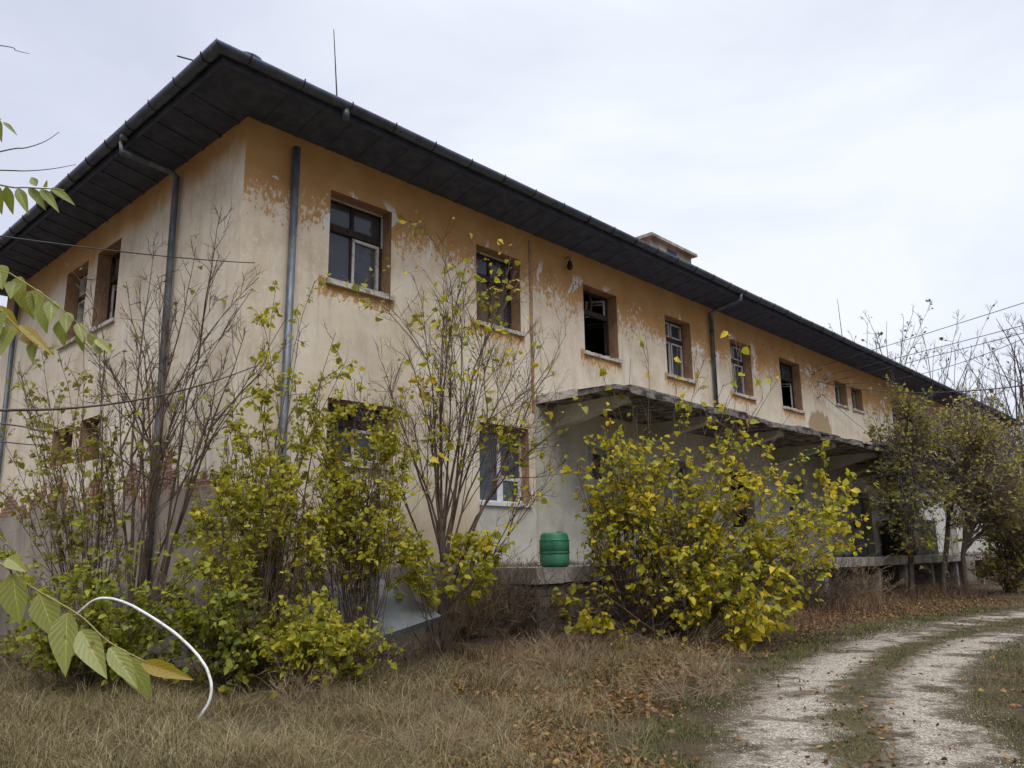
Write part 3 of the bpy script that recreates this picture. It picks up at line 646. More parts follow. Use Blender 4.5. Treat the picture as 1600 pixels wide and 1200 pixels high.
def plant(name, label, cat, base, targets, seed, leafmat, leafsize=.1, r0=.02, twigs=8, tl=.5, subs=3, lpt=3, t0=.3, leafp=None, droop=.5, group=None,
          stemmat=None, lift=.25, wob=.03, bend=.25, leafname='foliage', spread=.0, stemname='branches', tw_r=.0042, trunk=None, wide=1.0, fork=0, sides=5, gap=1.7, gapf=1.9, tpath=None, tr=(.1, .05), tfrom=.35):
    rng = random.Random(seed); root = empty(name, base); tag(root, label, cat, group)
    bs = MB(); LP, LA, LS = [], [], []
    if tpath:
        tp = smooth_path([q-base for q in tpath], 4); tb_ = MB(); kk = len(tp)-1
        tb_.tube([q+rv(rng, tr[0]*.10) for q in tp], [tr[0]+(tr[1]-tr[0])*(i/kk) for i in range(kk+1)], 9); tb_.build('trunk', MT['trunk'], root, True)
        trunk = lambda rg: (lambda x: tp[min(int(x), kk-1)].lerp(tp[min(int(x), kk-1)+1], x-min(int(x), kk-1)))((tfrom+(1-tfrom)*rg.random())*kk)
    def leaf(p, d):
        if leafp is not None and rng.random() > leafp(p+base)*min(1.35, max(.04, .72+gap*mnoise.noise((p+base)*gapf))): return
        ax = Vector((d.x*.6+rng.gauss(0, .5), d.y*.6+rng.gauss(0, .5), d.z*.4+rng.gauss(0, .35)-droop)); q = p+ax.normalized()*leafsize*.15
        LP.append(q); LA.append(ax); LS.append(leafsize*(.38+1.05*rng.random()**1.3))
    for ti, tg in enumerate(targets):
        dens = 1.0
        if isinstance(tg, tuple): tg, dens = tg
        tip = tg-base+rv(rng, spread); p0 = Vector((rng.gauss(0, .08), rng.gauss(0, .08), -.08))
        if trunk: p0 = trunk(rng)
        L = (tip-p0).length; pts = curve(p0, tip, rng, lift, wob, 9); rr = r0*rng.uniform(.7, 1.15)
        bs.tube(pts, [max(rr*(1-.86*(i/9)), tw_r) for i in range(10)], sides, False)
        stems = [(pts, rr, L)]
        for fk in range(fork):
            i = rng.randint(3, 6); q0 = pts[i]; tt = (pts[i+1]-pts[i]).normalized()
            d = (tt+rv(rng, .45)+Vector((0, 0, .15))).normalized(); L2 = L*rng.uniform(.25, .5); p2 = curve(q0, q0+d*L2, rng, .1, wob, 6)
            bs.tube(p2, [max(rr*.55*(1-.8*(j/6)), tw_r) for j in range(7)], 4, False); stems.append((p2, rr*.5, L2))
        for (pt, rr, L) in stems:
            K = len(pt)-1
            for k in range(max(1, int(twigs*(1 if pt is pts else .6)))):
                tau = t0+(1-t0)*rng.random()**.85; x = tau*K; i = min(int(x), K-1); q0 = pt[i].lerp(pt[i+1], x-i)
                tt = (pt[i+1]-pt[i]).normalized(); d = (tt*.75+rv(rng, .55)+Vector((0, 0, bend))).normalized(); l1 = tl*rng.uniform(.45, 1.25)*(1.15-.55*tau)
                e = q0+d*l1; mdl = q0.lerp(e, .5)+rv(rng, .05*l1); wt = [q0, mdl, e]
                bs.tube(wt, [tw_r*1.25, tw_r, tw_r*.5], 3, False)
                segs = [(wt, l1)]
                for s in range(subs):
                    f = rng.uniform(.25, .95); w0 = q0.lerp(e, f); d2 = (d+rv(rng, .55)+Vector((0, 0, bend*.5))).normalized(); l2 = l1*rng.uniform(.3, .65)
                    bs.tube([w0, w0+d2*l2*.5+rv(rng, .02*l2), w0+d2*l2], [tw_r*.8, tw_r*.65, tw_r*.4], 3, False); segs.append(([w0, w0+d2*l2*.5, w0+d2*l2], l2))
                for sg, ll in segs:
                    for m in range(lpt):
                        if rng.random() > dens: continue
                        f = rng.uniform(.15, 1.0); q = sg[0].lerp(sg[2], f); leaf(q, (sg[2]-sg[0]).normalized())
    bs.build(stemname, stemmat or MT['twig'], root)
    if LP: leaves_mesh(leafname, [tuple(p) for p in LP], [tuple(p) for p in LA], LS, leafmat, root, wide)
    return root
def T(*px): return [at(u, v, Y) for (u, v, Y) in px]
def region(u0, u1, v0, v1, y0, y1, n, seed):
    rg = random.Random(seed); return [at(rg.uniform(u0, u1), rg.uniform(v0, v1), rg.uniform(y0, y1)) for _ in range(n)]
def disc(cu, cv, ru, rv_, y0, y1, n, seed):
    rg = random.Random(seed); out = []
    for _ in range(n):
        a = rg.uniform(0, 2*math.pi); r_ = math.sqrt(rg.random()); out.append(at(cu+ru*r_*math.cos(a), cv+rv_*r_*math.sin(a), rg.uniform(y0, y1)))
    return out
def gbase(u, Y): q = at(u, 900, Y); return Vector((q.x, q.y, 0))

G1 = 'shrubs along the end wall'
plant('bare_shrub', 'leafless dark shrub with many upright stems in front of the end wall downpipe', 'shrub', gbase(215, 11.2),
      T((195, 440, 12), (240, 395, 12.2), (252, 430, 11.5), (345, 395, 11.6), (392, 452, 11.0), (383, 520, 11), (300, 560, 10.8), (330, 640, 10.6), (150, 470, 12), (215, 520, 11.2), (275, 480, 11.6), (350, 560, 10.8), (180, 580, 11), (240, 620, 10.8)),
      21, MT['leaf_olive'], .085, .028, 11, .62, 4, 1, .35, lambda p: .28 if p.z < 4.2 else .04, group=G1, lift=.12, bend=.35, fork=2, tw_r=.0048)
plant('leafy_shrub', 'loose olive shrub with small hanging leaves at the far left below the windows', 'shrub', gbase(150, 11.6),
      region(-20, 200, 560, 800, 11.2, 12.4, 14, 221)+T((20, 570, 12.5), (60, 530, 12.6), (95, 560, 12), (130, 500, 12.3), (150, 600, 11.6), (40, 640, 12), (90, 660, 11.5), (5, 690, 11.8), (120, 700, 11), (170, 560, 11.8), (60, 740, 11.2), (170, 690, 11.2), (10, 780, 11), (200, 720, 11)),
      22, MT['leaf_olive'], .078, .015, 11, .5, 3, 2, .3, lambda p: .85, gap=1.2, group=G1, lift=.15, bend=.3)
plant('tall_shrub', 'tall thin yellow olive shrub climbing past the front corner downpipe', 'shrub', gbase(425, 10.9),
      T((432, 452, 11.3), (490, 440, 11.3), (398, 560, 10.8), (360, 640, 10.6), (470, 520, 11), (525, 520, 11.2), (460, 600, 10.7), (410, 500, 11), (500, 590, 11), (355, 720, 10.4), (385, 680, 10.6), (545, 560, 11.3)),
      23, MT['leaf_yellowgreen'], .09, .018, 12, .42, 3, 3, .35, lambda p: .75 if p.z < 5.3 else .5, group=G1, lift=.12)
plant('dense_bush', 'dense dark green bush low at the far left behind the bent white pipe', 'bush', gbase(150, 10.3),
      region(-20, 360, 860, 1050, 9.3, 11.0, 44, 1)+region(-20, 330, 790, 880, 10.2, 11.4, 10, 2), 24, MT['leaf_green'], .075, .010, 9, .36, 3, 5, .3, lambda p: .62, group=G1, lift=.1, bend=.1, droop=.25, wide=1.15)
plant('round_bush', 'rounded bright green bush beside the front corner reaching the lower windows', 'bush', gbase(405, 10.4),
      disc(400, 820, 110, 150, 9.7, 11.2, 48, 3)+disc(420, 700, 95, 75, 10.2, 11.2, 16, 33), 25, MT['leaf_yellowgreen'], .072, .012, 10, .42, 3, 5, .3, lambda p: .72, group=G1, lift=.0, bend=.15, droop=.35)
plant('window_bush', 'green bush covering the low front window left of the bare tree', 'bush', gbase(560, 11.2),
      disc(565, 680, 90, 90, 10.9, 11.9, 40, 4)+disc(500, 780, 120, 70, 10.4, 11.6, 30, 5), 26, MT['leaf_yellowgreen'], .075, .011, 9, .42, 3, 5, .4, lambda p: .66 if p.z > 1.55 else .14, group=G1, lift=.0, bend=.15)
plant('low_bush', 'low yellow green bush in front of the tilted concrete slab', 'bush', gbase(500, 9.8),
      disc(490, 985, 85, 45, 9.2, 10.3, 26, 6)+disc(585, 995, 65, 22, 9.5, 10.5, 16, 7), 27, MT['leaf_yellowgreen'], .08, .010, 9, .32, 2, 4, .4, lambda p: .85, group=G1, lift=.05, bend=.1)
plant('creeping_bush', 'green creeping bush between the white pipe and the low yellow green bush', 'bush', gbase(370, 9.9),
      disc(350, 955, 80, 80, 9.4, 10.4, 34, 8), 28, MT['leaf_green'], .075, .010, 9, .32, 3, 4, .3, lambda p: .65, group=G1, lift=.05, bend=.1, wide=1.2)

plant('bare_tree', 'slender nearly leafless young tree with several stems before the white framed window', 'tree', gbase(700, 13.0),
      T((690, 385, 13.2), (652, 470, 13), (742, 368, 13.4), (720, 470, 13), (765, 540, 12.6), (640, 560, 12.6), (832, 535, 13.2), (880, 520, 13.6), (600, 590, 12.6), (800, 425, 13.6), (850, 640, 13), (700, 560, 12.5), (905, 640, 13.2), (775, 450, 13.4), (610, 640, 12.4), (880, 720, 13), (560, 640, 12.4), (820, 600, 12.8), (740, 620, 12.4)),
      31, MT['leaf_yellow'], .115, .026, 14, .85, 3, 2, .38, lambda p: .24 if p.x < .2 else .10, lift=.12, bend=.45, fork=2, tw_r=.0042, stemmat=MT['twig'], spread=.05, tpath=T((697, 1025, 13), (690, 960, 13), (693, 890, 13), (690, 810, 13)), tr=(.085, .045), tfrom=.25)
plant('leafy_sucker', 'small light green leafy suckers at the foot of the bare tree', 'bush', gbase(690, 12.6),
      disc(640, 850, 55, 20, 11.9, 12.9, 10, 9)+disc(745, 848, 45, 28, 11.9, 12.9, 12, 10), 32, MT['leaf_yellowgreen'], .11, .012, 7, .32, 2, 4, .55, lambda p: .8, lift=-.05, bend=.1)
plant('yellow_bush', 'big spreading bush with large bright yellow and green leaves before the loading dock', 'bush', gbase(985, 15.2),
      [(q, 1.0) for q in disc(1060, 775, 180, 135, 14.2, 15.8, 50, 11)+disc(1190, 790, 165, 125, 14.0, 15.4, 50, 12)+disc(1110, 690, 120, 50, 14.4, 15.6, 14, 132)+disc(1255, 860, 75, 60, 14.2, 15.6, 18, 133)+disc(930, 740, 60, 110, 14.5, 15.6, 16, 13)+disc(1000, 690, 60, 60, 14.5, 15.6, 10, 131)],
      33, MT['leaf_yellow'], .108, .013, 12, .62, 3, 3, .34, lambda p: .56, gap=1.4, lift=-.06, bend=.12, droop=.45, wob=.015, tw_r=.0038)
plant('drooping_bush', 'low drooping yellow leaved shrub at the right foot of the big yellow bush', 'bush', gbase(1060, 14.3),
      disc(1140, 935, 105, 60, 13.4, 15.0, 26, 14)+disc(900, 930, 45, 45, 14.2, 15.0, 8, 141), 34, MT['leaf_yellow'], .125, .012, 7, .4, 2, 3, .45, lambda p: .6, lift=-.1, bend=-.2, droop=.6)
plant('tall_sprouts', 'tall thin almost bare sprouts rising behind the big yellow bush to the upper windows', 'shrub', gbase(1040, 15.6),
      T((1152, 525, 16.5), (1180, 560, 16), (1060, 560, 16), (985, 560, 16), (1010, 520, 16.2), (1100, 560, 16), (1215, 590, 16), (1240, 640, 16), (930, 560, 16), (1130, 600, 15.6), (960, 610, 15.6), (1190, 620, 15.8)),
      35, MT['leaf_yellow'], .165, .014, 5, .7, 2, 2, .55, lambda p: .2, lift=.12, bend=.6, tw_r=.005)
# vines hanging at the canopy
plant('hanging_vine', 'thin yellow green vine hanging from the broken canopy edge', 'vine', P(17.5, -1.95, 1.0),
      T((1282, 700, 20.5), (1286, 740, 20.3), (1275, 780, 20), (1290, 690, 20.6), (1330, 740, 20.6), (1325, 780, 20.4)), 36, MT['leaf_yellow'], .12, .008, 16, .22, 2, 4, .3, lambda p: .7, droop=.8, lift=.0)
# trees at the far end
def far_tree(name, label, u, Y, targets, seed, tpath, leaf=.10, r0=.055, lp=.42, mat='leaf_far', tw=12):
    return plant(name, label, 'tree', gbase(u, Y), targets, seed, MT[mat], leaf, r0, tw, 1.0, 4, 3, .3, lambda p: lp, lift=.15, bend=.2, fork=3, tw_r=.0060, stemmat=MT['fartwig'], group='trees before the far end of the dock', droop=.25, tpath=tpath, tr=(.10, .03), tfrom=.35, gap=1.5)
far_tree('leafy_tree', 'leafy olive tree with a leaning trunk before the far end of the dock', 1470, 27.5, disc(1470, 685, 85, 80, 26, 29, 26, 15)+disc(1520, 780, 80, 45, 26, 29, 8, 16), 41, T((1472, 940, 27.4), (1478, 860, 27.5), (1490, 780, 27.5), (1535, 735, 27.6), (1560, 690, 27.6)), lp=.33)
far_tree('slim_tree', 'slim green leaved tree left of the leaning trunk at the dock', 1418, 26.5, disc(1405, 715, 45, 100, 25.5, 27.5, 22, 17)+disc(1425, 830, 55, 35, 25.5, 27, 9, 18), 42, T((1425, 940, 26.4), (1423, 850, 26.5), (1428, 770, 26.5), (1415, 690, 26.5), (1405, 640, 26.6)), .11, .045, .45, 'leaf_olive')
far_tree('twiggy_tree', 'brown twiggy tree with few leaves at the right picture edge by the dock end', 1530, 28.5, disc(1560, 730, 65, 95, 27, 30, 26, 19)+disc(1585, 820, 50, 40, 27, 30, 8, 20), 43, T((1512, 932, 28.3), (1505, 870, 28.4), (1515, 810, 28.4), (1545, 760, 28.5)), .11, .06, .36)
plant('thicket_bush', 'brown olive thicket closing the right picture edge at the end of the dock', 'bush', gbase(1575, 29.5), disc(1590, 830, 60, 85, 28.5, 31, 40, 22)+disc(1555, 880, 35, 35, 28.5, 30, 10, 23), 44, MT['leaf_far'], .13, .03, 10, .8, 4, 3, .3, lambda p: .55, tw_r=.008, stemmat=MT['trunk'])
# bare trees behind the building
def bare(name, label, u, Y, targets, seed, tips=.0, r0=.08, tw=10, size=.22):
    return plant(name, label, 'tree', gbase(u, Y), targets, seed, MT['leaf_tip'], size, r0, tw, 1.1, 4, 1, .4, lambda p: tips, lift=.18, bend=.5, fork=3, tw_r=.013, stemmat=MT['fartwig'], group='bare trees beyond the building', droop=.1, sides=4)
bare('bare_tree', 'bare tree with small leaf tufts rising behind the middle of the far roof', 1400, 58, T((1330, 520, 58), (1355, 505, 58), (1385, 500, 58), (1412, 495, 58), (1430, 510, 58), (1445, 540, 57), (1310, 530, 58), (1370, 540, 57), (1400, 550, 58), (1340, 560, 58)), 51, .30)
bare('bare_tree', 'bare tree between the tufted tree and the roof end, crossed by the wires', 1490, 56, T((1460, 530, 56), (1480, 545, 56), (1500, 520, 56), (1520, 540, 56), (1445, 560, 56), (1540, 570, 56), (1475, 580, 56), (1510, 580, 56)), 52, .05, .07)
bare('bare_tree', 'low bare thicket tree just past the far roof end', 1565, 60, T((1530, 600, 60), (1545, 580, 60), (1560, 590, 60), (1580, 570, 60), (1600, 600, 60), (1570, 630, 60), (1530, 640, 60), (1610, 640, 60), (1590, 660, 60)), 53, .06, .07)
bare('bare_tree', 'larger bare tree with long arching branches at the right picture edge', 1680, 46, T((1590, 490, 46), (1555, 560, 46), (1500, 545, 46), (1580, 540, 46), (1620, 480, 46), (1540, 600, 46), (1600, 560, 46), (1650, 450, 46), (1560, 640, 46), (1700, 500, 46), (1580, 690, 46)), 54, .02, .10)
bare('dark_tree', 'dark leafy thicket closing the view past the dock end', 1620, 50, disc(1620, 760, 60, 110, 48, 54, 30, 21), 55, .9, .08, 12, .3).children[1].data.materials[0] = MT['leaf_far']

# dry dead bushes
def dead(label, u, v, w, h, seed, n=26, mat='paletwig', lift=-.3, tw_r=.0026):
    g = gat(u, v); rg = random.Random(seed); tg = [g+Vector((rg.gauss(0, w), rg.gauss(0, w*.6), abs(rg.gauss(h, h*.45)))) for _ in range(n)]
    return plant('dead_bush', label, 'dead bush', Vector((g.x, g.y, 0)), tg, seed, None, .1, .005, 7, .42, 2, 0, .25, lift=lift, bend=-.15 if lift < 0 else .1, wob=.06, tw_r=tw_r, stemmat=MT[mat], group='dry dead bushes')
dead('tangle of pale dry twigs around the foot of the bare tree', 720, 1020, .5, .7, 61, 60)
dead('brown dry tangle between the bare tree and the barrel dock', 800, 1018, .75, .95, 62, 110, 'twig', .25, .0036)
dead('dense brown brambles climbing the near corner of the dock below the barrel', 885, 1006, .8, .85, 620, 110, 'twig', .25, .0036)
dead('brown twigs in front of the steps left of the dock', 745, 1022, .5, .95, 621, 90, 'paletwig', .2, .0034)
dead('fan of pale arching dry stalks in the middle of the grass', 880, 1060, .55, .3, 63, 26)
dead('grey dry stalks beside the left edge of the gravel track', 1085, 1095, .45, .3, 64, 30)
dead('brown dry heap below the hanging vine at the dock', 1275, 960, .9, .8, 65, 90, 'twig', .2, .0042)
dead('tan dry heap before the dock edge left of the slim tree', 1345, 945, .9, .75, 66, 80, 'paletwig', .2, .0045)
dead('brown brambles under the big yellow bush', 975, 1006, .9, .7, 67, 90, 'twig', .2, .0034)
dead('dark brambles at the foot of the twiggy tree', 1530, 935, .9, .8, 68, 40, 'twig')
dead('pale bent stalks in the left foreground grass', 470, 1110, .3, .22, 69, 20)
dead('grey matted stalks at the lower picture edge', 690, 1185, .35, .12, 70, 30)
dead('dry reddish weeds right of the low yellow green bush', 600, 1060, .5, .3, 71, 24, 'twig')

# ------------------------------------------------------------------ ground, track
def ground_mat():
    m = NT('soil_and_litter'); v = m.obj(); n = m.noise(v, .7, 6, .62); f = m.noise(v, 9, 8, .7); ff = m.noise(v, 45, 4, .7)
    c = m.ramp(n, [(.3, (.06, .043, .026)), (.5, (.11, .078, .045)), (.7, (.15, .115, .065))])
    c = m.mix(m.step(f, .45, .7), c, (.060, .055, .028)); c = m.mix(m.math('MULTIPLY', m.step(ff, .5, .7), .5), c, (.19, .15, .095))
    return m.bsdf(c, .95, .1, 0, m.math('ADD', f, ff), .9, .05)
gx = np.unique(np.concatenate([np.linspace(-400, -20, 9), np.linspace(-20, 30, 101), np.linspace(30, 400, 9)])); gy = np.unique(np.concatenate([np.linspace(-300, -4, 6), np.linspace(-4, 44, 97), np.linspace(44, 600, 9)]))
TL = [(.4, 2), (1.0, 5), (1.44, 6.56), (1.97, 8.18), (3.17, 10.92), (4.52, 13.11), (6.46, 15.83), (8.76, 18.3), (11.36, 20.68), (13.81, 22.57), (18, 25.5), (26, 30), (40, 36)]
TR = [(2.8, 2), (3.5, 5), (3.87, 6.61), (4.6, 8.7), (5.7, 10.67), (7.26, 13.0), (9.3, 15.2), (12, 17.3), (14.6, 19.2), (17, 20.9), (21, 23.6), (28, 27.3), (41, 33)]
tl_ = np.array(TL); tr_ = np.array(TR)
def track_w(x, y):
    """0..1 across the track, outside that off it"""
    p = np.stack([x, y], -1); best = np.full(x.shape, 1e9); res = np.full(x.shape, -9.)
    for i in range(len(TL)-1):
        for j in range(6):
            t = j/6; a = tl_[i]*(1-t)+tl_[i+1]*t; b_ = tr_[i]*(1-t)+tr_[i+1]*t; mid = (a+b_)/2; d = np.hypot(p[..., 0]-mid[0], p[..., 1]-mid[1])
            ab = b_-a; w_ = ((p-a)@ab)/(ab@ab); s = d < best; best = np.where(s, d, best); res = np.where(s, w_, res)
    return res
X, Y = np.meshgrid(gx, gy, indexing='ij')
def hills(X, Y): return .035*np.sin(X*1.7+.4*Y)*np.cos(Y*1.3-.6*X)+.03*np.sin(X*.61+1)*np.sin(Y*.53)
wv = track_w(X, Y); off = np.clip(np.minimum(abs(wv-.5)-.55, 1.0)/.6, 0, 1)
near = (abs(X) < 30) & (Y > -4) & (Y < 44)
Z = np.where(near, (hills(X, Y)+.03)*off, 0.0)
def gz(x, y):
    w_ = track_w(x, y); return (hills(x, y)+.03)*np.clip(np.minimum(abs(w_-.5)-.55, 1.0)/.6, 0, 1)
V = np.stack([X, Y, Z], -1).reshape(-1, 3); ny = len(gy); idx = np.arange(len(gx)*ny).reshape(len(gx), ny)
F = np.stack([idx[:-1, :-1], idx[1:, :-1], idx[1:, 1:], idx[:-1, 1:]], -1).reshape(-1, 4)
go = raw_mesh('ground', V, F, ground_mat()); tag(go, kind='structure')
def track_mat():
    m = NT('gravel_wheel_tracks'); uv = m.n('TexCoord').outputs['UV']; x = m.n('SeparateXYZ'); m.put(x.inputs[0], uv); u = x.outputs[0]; v = m.obj()
    n = m.noise(v, 1.5, 7, .65); n2 = m.noise(v, 6, 6, .7)
    vo = m.n('TexVoronoi', Scale=55.0); m.put(vo.inputs['Vector'], v)
    vo2 = m.n('TexVoronoi', Scale=23.0); m.put(vo2.inputs['Vector'], v)
    peb = m.ramp(vo.outputs['Color'], [(.1, (.21, .175, .13)), (.5, (.38, .33, .255)), (.9, (.56, .50, .41))])
    peb = m.mix(m.step(vo.outputs['Distance'], .55, .9), peb, (.10, .085, .065))
    peb = m.mix(m.math('MULTIPLY', m.step(n, .50, .60), .85), peb, (.12, .09, .06))
    uu = m.math('ADD', u, m.math('ADD', m.math('MULTIPLY', m.math('SUBTRACT', n, .5), .75), m.math('MULTIPLY', m.math('SUBTRACT', n2, .5), .22)))
    g1 = m.math('MULTIPLY', m.step(uu, .0, .16), m.step(uu, .47, .28)); g2 = m.math('MULTIPLY', m.step(uu, .55, .72), m.step(uu, 1.0, .83))
    g = m.math('ADD', g1, g2, True)
    yy = m.xyz()[1]; far = m.step(yy, 12.5, 17.5); pn = m.noise(v, .85, 5, .6)
    g = m.math('MULTIPLY', g, m.step(m.math('SUBTRACT', pn, m.math('MULTIPLY', far, .12)), .36, .44))
    soil = m.ramp(n2, [(.35, (.06, .046, .028)), (.6, (.10, .08, .045)), (.75, (.17, .135, .085))])
    return m.bsdf(m.mix(g, soil, peb), .95, .1, 0, m.math('ADD', vo.outputs['Distance'], n2), .8, .02)
tb = MB(); K = 8; rows = []; uvs = []
for i in range(len(TL)-1):
    for j in range(K):
        t = j/K; rows.append((Vector((*(tl_[i]*(1-t)+tl_[i+1]*t), 0)), Vector((*(tr_[i]*(1-t)+tr_[i+1]*t), 0))))
for i in range(len(rows)-1):
    for w0, w1 in ((-.03, .2), (.2, .4), (.4, .6), (.6, .8), (.8, 1.03)):
        q = [rows[i][0].lerp(rows[i][1], w0), rows[i][0].lerp(rows[i][1], w1), rows[i+1][0].lerp(rows[i+1][1], w1), rows[i+1][0].lerp(rows[i+1][1], w0)]
        tb.quad(*[c+Vector((0, 0, .006)) for c in q]); uvs += [w0, 0, w1, 0, w1, 1, w0, 1]
tb.uv = uvs; tag(tb.build('gravel_track', track_mat()), kind='structure')

# stuff on the ground
def scatter(n, ymin, ymax, seed, pw=1.0, umin=-900, umax=900):
    rg = np.random.default_rng(seed); y = ymin+(ymax-ymin)*rg.random(n)**pw; x = y*rg.uniform(umin/FPX, umax/FPX, n); return x, y, rg
def st_of(x, y):
    dx, dy = x-C0.x, y-C0.y; return dx*SD.x+dy*SD.y, dx*TD.x+dy*TD.y
def free(x, y):
    s, t = st_of(x, y); return ~((s > -.1) & (t > -.1)) & ~((s > 4.8) & (s < 36) & (t > -1.9))
def blades(name, x, y, h, lean, wid, mat, rg, label=None):
    n = len(x); z = gz(x, y); a = rg.uniform(0, 2*np.pi, n); d = np.stack([np.cos(a), np.sin(a), 0*a], -1); pa = rg.uniform(0, 2*np.pi, n); sd = np.stack([np.cos(pa), np.sin(pa), 0*a], -1)
    up = np.array([0, 0, 1.0]); b0 = np.stack([x, y, z-.01], -1); L = (h*lean)[:, None]
    p1 = b0+d*L*.3+up*(h*.6)[:, None]; p2 = b0+d*L+up*(h*rg.uniform(.5, 1.05, n))[:, None]; wd = wid[:, None]*sd
    V = np.stack([b0-wd, b0+wd, p1+wd*.8, p1-wd*.8, p2+wd*.25, p2-wd*.25], 1).reshape(-1, 3)
    i = 6*np.arange(n)[:, None]; F = np.stack([i+np.array([0, 1, 2, 3]), i+np.array([3, 2, 4, 5])], 1).reshape(-1, 4)
    return tag(raw_mesh(name, V, F, mat), kind='stuff')
x, y, rg = scatter(230000, 5.6, 17, 3, 1.5); w_ = track_w(x, y)
cl = np.sin(x*2.3+1.1*np.sin(y*1.7))*np.cos(y*2.1+x*.6)
k = ((w_ < -.06) | (w_ > 1.08)) & free(x, y) & (cl+rg.normal(0, .45, len(x)) > -.15); x, y, cl = x[k], y[k], cl[k]
hh = rg.uniform(.03, .15, len(x))*(1+1.0*np.clip(cl, 0, 1)); red = (x > -1.6+.0*y)
near_t = track_w(x, y); edge = np.clip((-near_t-.05)/.5, .15, 1); hh *= np.where(near_t < .5, edge, np.clip((near_t-1.05)/.5, .3, 1))
k1 = rg.random(len(x)) < np.where(x < -.6, .66, .4)
blades('dry_grass', x[k1], y[k1], hh[k1], rg.uniform(.4, 2.4, k1.sum()), rg.uniform(.0010, .0023, k1.sum())*np.maximum(1, y[k1]/9), MT['dry'], rg)
k2 = ~k1
blades('dry_weeds', x[k2], y[k2], hh[k2]*1.15, rg.uniform(.4, 2.6, k2.sum()), rg.uniform(.0010, .0024, k2.sum())*np.maximum(1, y[k2]/9), MT['brown'], rg)
# green grass: middle strip, verges, right bank, small patches
def along(n, wlo, whi, seed, imax=9.0, jit=.03):
    rg = np.random.default_rng(seed); f = 1.2+(imax-1.2)*rg.random(n)**1.25; i = f.astype(int); t = (f-i)[:, None]
    a = tl_[i]*(1-t)+tl_[i+1]*t; b_ = tr_[i]*(1-t)+tr_[i+1]*t; w_ = rg.uniform(wlo, whi, n)+rg.normal(0, jit, n); q = a+(b_-a)*w_[:, None]; return q[:, 0], q[:, 1], w_, rg
GX, GY, GH = [], [], []
for n_, lo, hi, sd_, h0, h1, th in ((42000, .40, .60, 4, .012, .055, -.25), (34000, -.28, .02, 14, .02, .10, -.15), (22000, 1.0, 1.5, 24, .03, .12, -.1), (6000, .05, .95, 34, .01, .03, .45), (60000, 1.3, 4.5, 64, .04, .16, -.4)):
    x, y, w_, rg = along(n_, lo, hi, sd_); nz = np.sin(x*3.1+y*1.3)*np.sin(y*2.7-x)+rg.normal(0, .35, n_); k = (nz > th) & free(x, y) & (y > 4)
    GX.append(x[k]); GY.append(y[k]); GH.append(rg.uniform(h0, h1, k.sum()))
x, y, rg = scatter(60000, 5.6, 30, 44, 1.6, -880, 700); w_ = track_w(x, y); k = (w_ < -.2) & (np.sin(x*1.1+2)*np.sin(y*.9+1)+rg.normal(0, .2, len(x)) > .45) & free(x, y)
GX.append(x[k]); GY.append(y[k]); GH.append(rg.uniform(.03, .13, k.sum()))
x, y, hh = np.concatenate(GX), np.concatenate(GY), np.concatenate(GH)
blades('green_grass', x, y, hh, rg.uniform(.2, 1.5, len(x)), rg.uniform(.0013, .0030, len(x))*np.maximum(1, y/9), MT['grass'], rg)
# separate taller tufts, fanned out
rg = np.random.default_rng(91); cx_, cy_, _ = scatter(330, 6.0, 14.0, 92, 1.3, -880, 330); w_ = track_w(cx_, cy_); k = (w_ < -.25) & free(cx_, cy_); cx_, cy_ = cx_[k], cy_[k]
m_ = 70; TX = np.repeat(cx_, m_)+rg.normal(0, .07, len(cx_)*m_); TY = np.repeat(cy_, m_)+rg.normal(0, .07, len(cx_)*m_); k = free(TX, TY); TX, TY = TX[k], TY[k]
hz_ = np.repeat(rg.uniform(.12, .40, len(cx_)), m_)[k]*rg.uniform(.5, 1.1, len(TX))
blades('grass_tufts', TX, TY, hz_, rg.uniform(.3, 1.5, len(TX)), rg.uniform(.0012, .0026, len(TX))*np.maximum(1, TY/9), MT['dry'], rg)
# brown brush against the dock and round the tree
rg = np.random.default_rng(71); n = 15000; ss = rg.uniform(2.6, 27, n); tt = -1.95-np.abs(rg.normal(0, 1.0, n)); hn = .5+.5*np.sin(ss*1.3)*np.sin(ss*.47+1)
x = C0.x+SD.x*ss+TD.x*tt; y = C0.y+SD.y*ss+TD.y*tt; w_ = track_w(x, y); k = (w_ < -.12) & free(x, y)
hgt = rg.uniform(.12, .62, n)*(.45+.85*hn)*np.exp(-((-1.95-tt)/2.2)**2)
x, y, hgt = x[k], y[k], hgt[k]
blades('dry_brush', x, y, hgt, rg.uniform(.2, 1.3, len(x)), rg.uniform(.0016, .0034, len(x))*np.maximum(1, y/14), MT['brown'], rg)
# long bent stalks lying over the grass
x, y, rg = scatter(16000, 5.6, 17, 54, 1.4, -900, 420); w_ = track_w(x, y); k = (w_ < -.12) & free(x, y); x, y = x[k], y[k]
blades('dry_stalks', x, y, rg.uniform(.10, .32, len(x)), rg.uniform(.5, 2.6, len(x)), rg.uniform(.0011, .0022, len(x))*np.maximum(1, y/9), MT['dry'], rg)
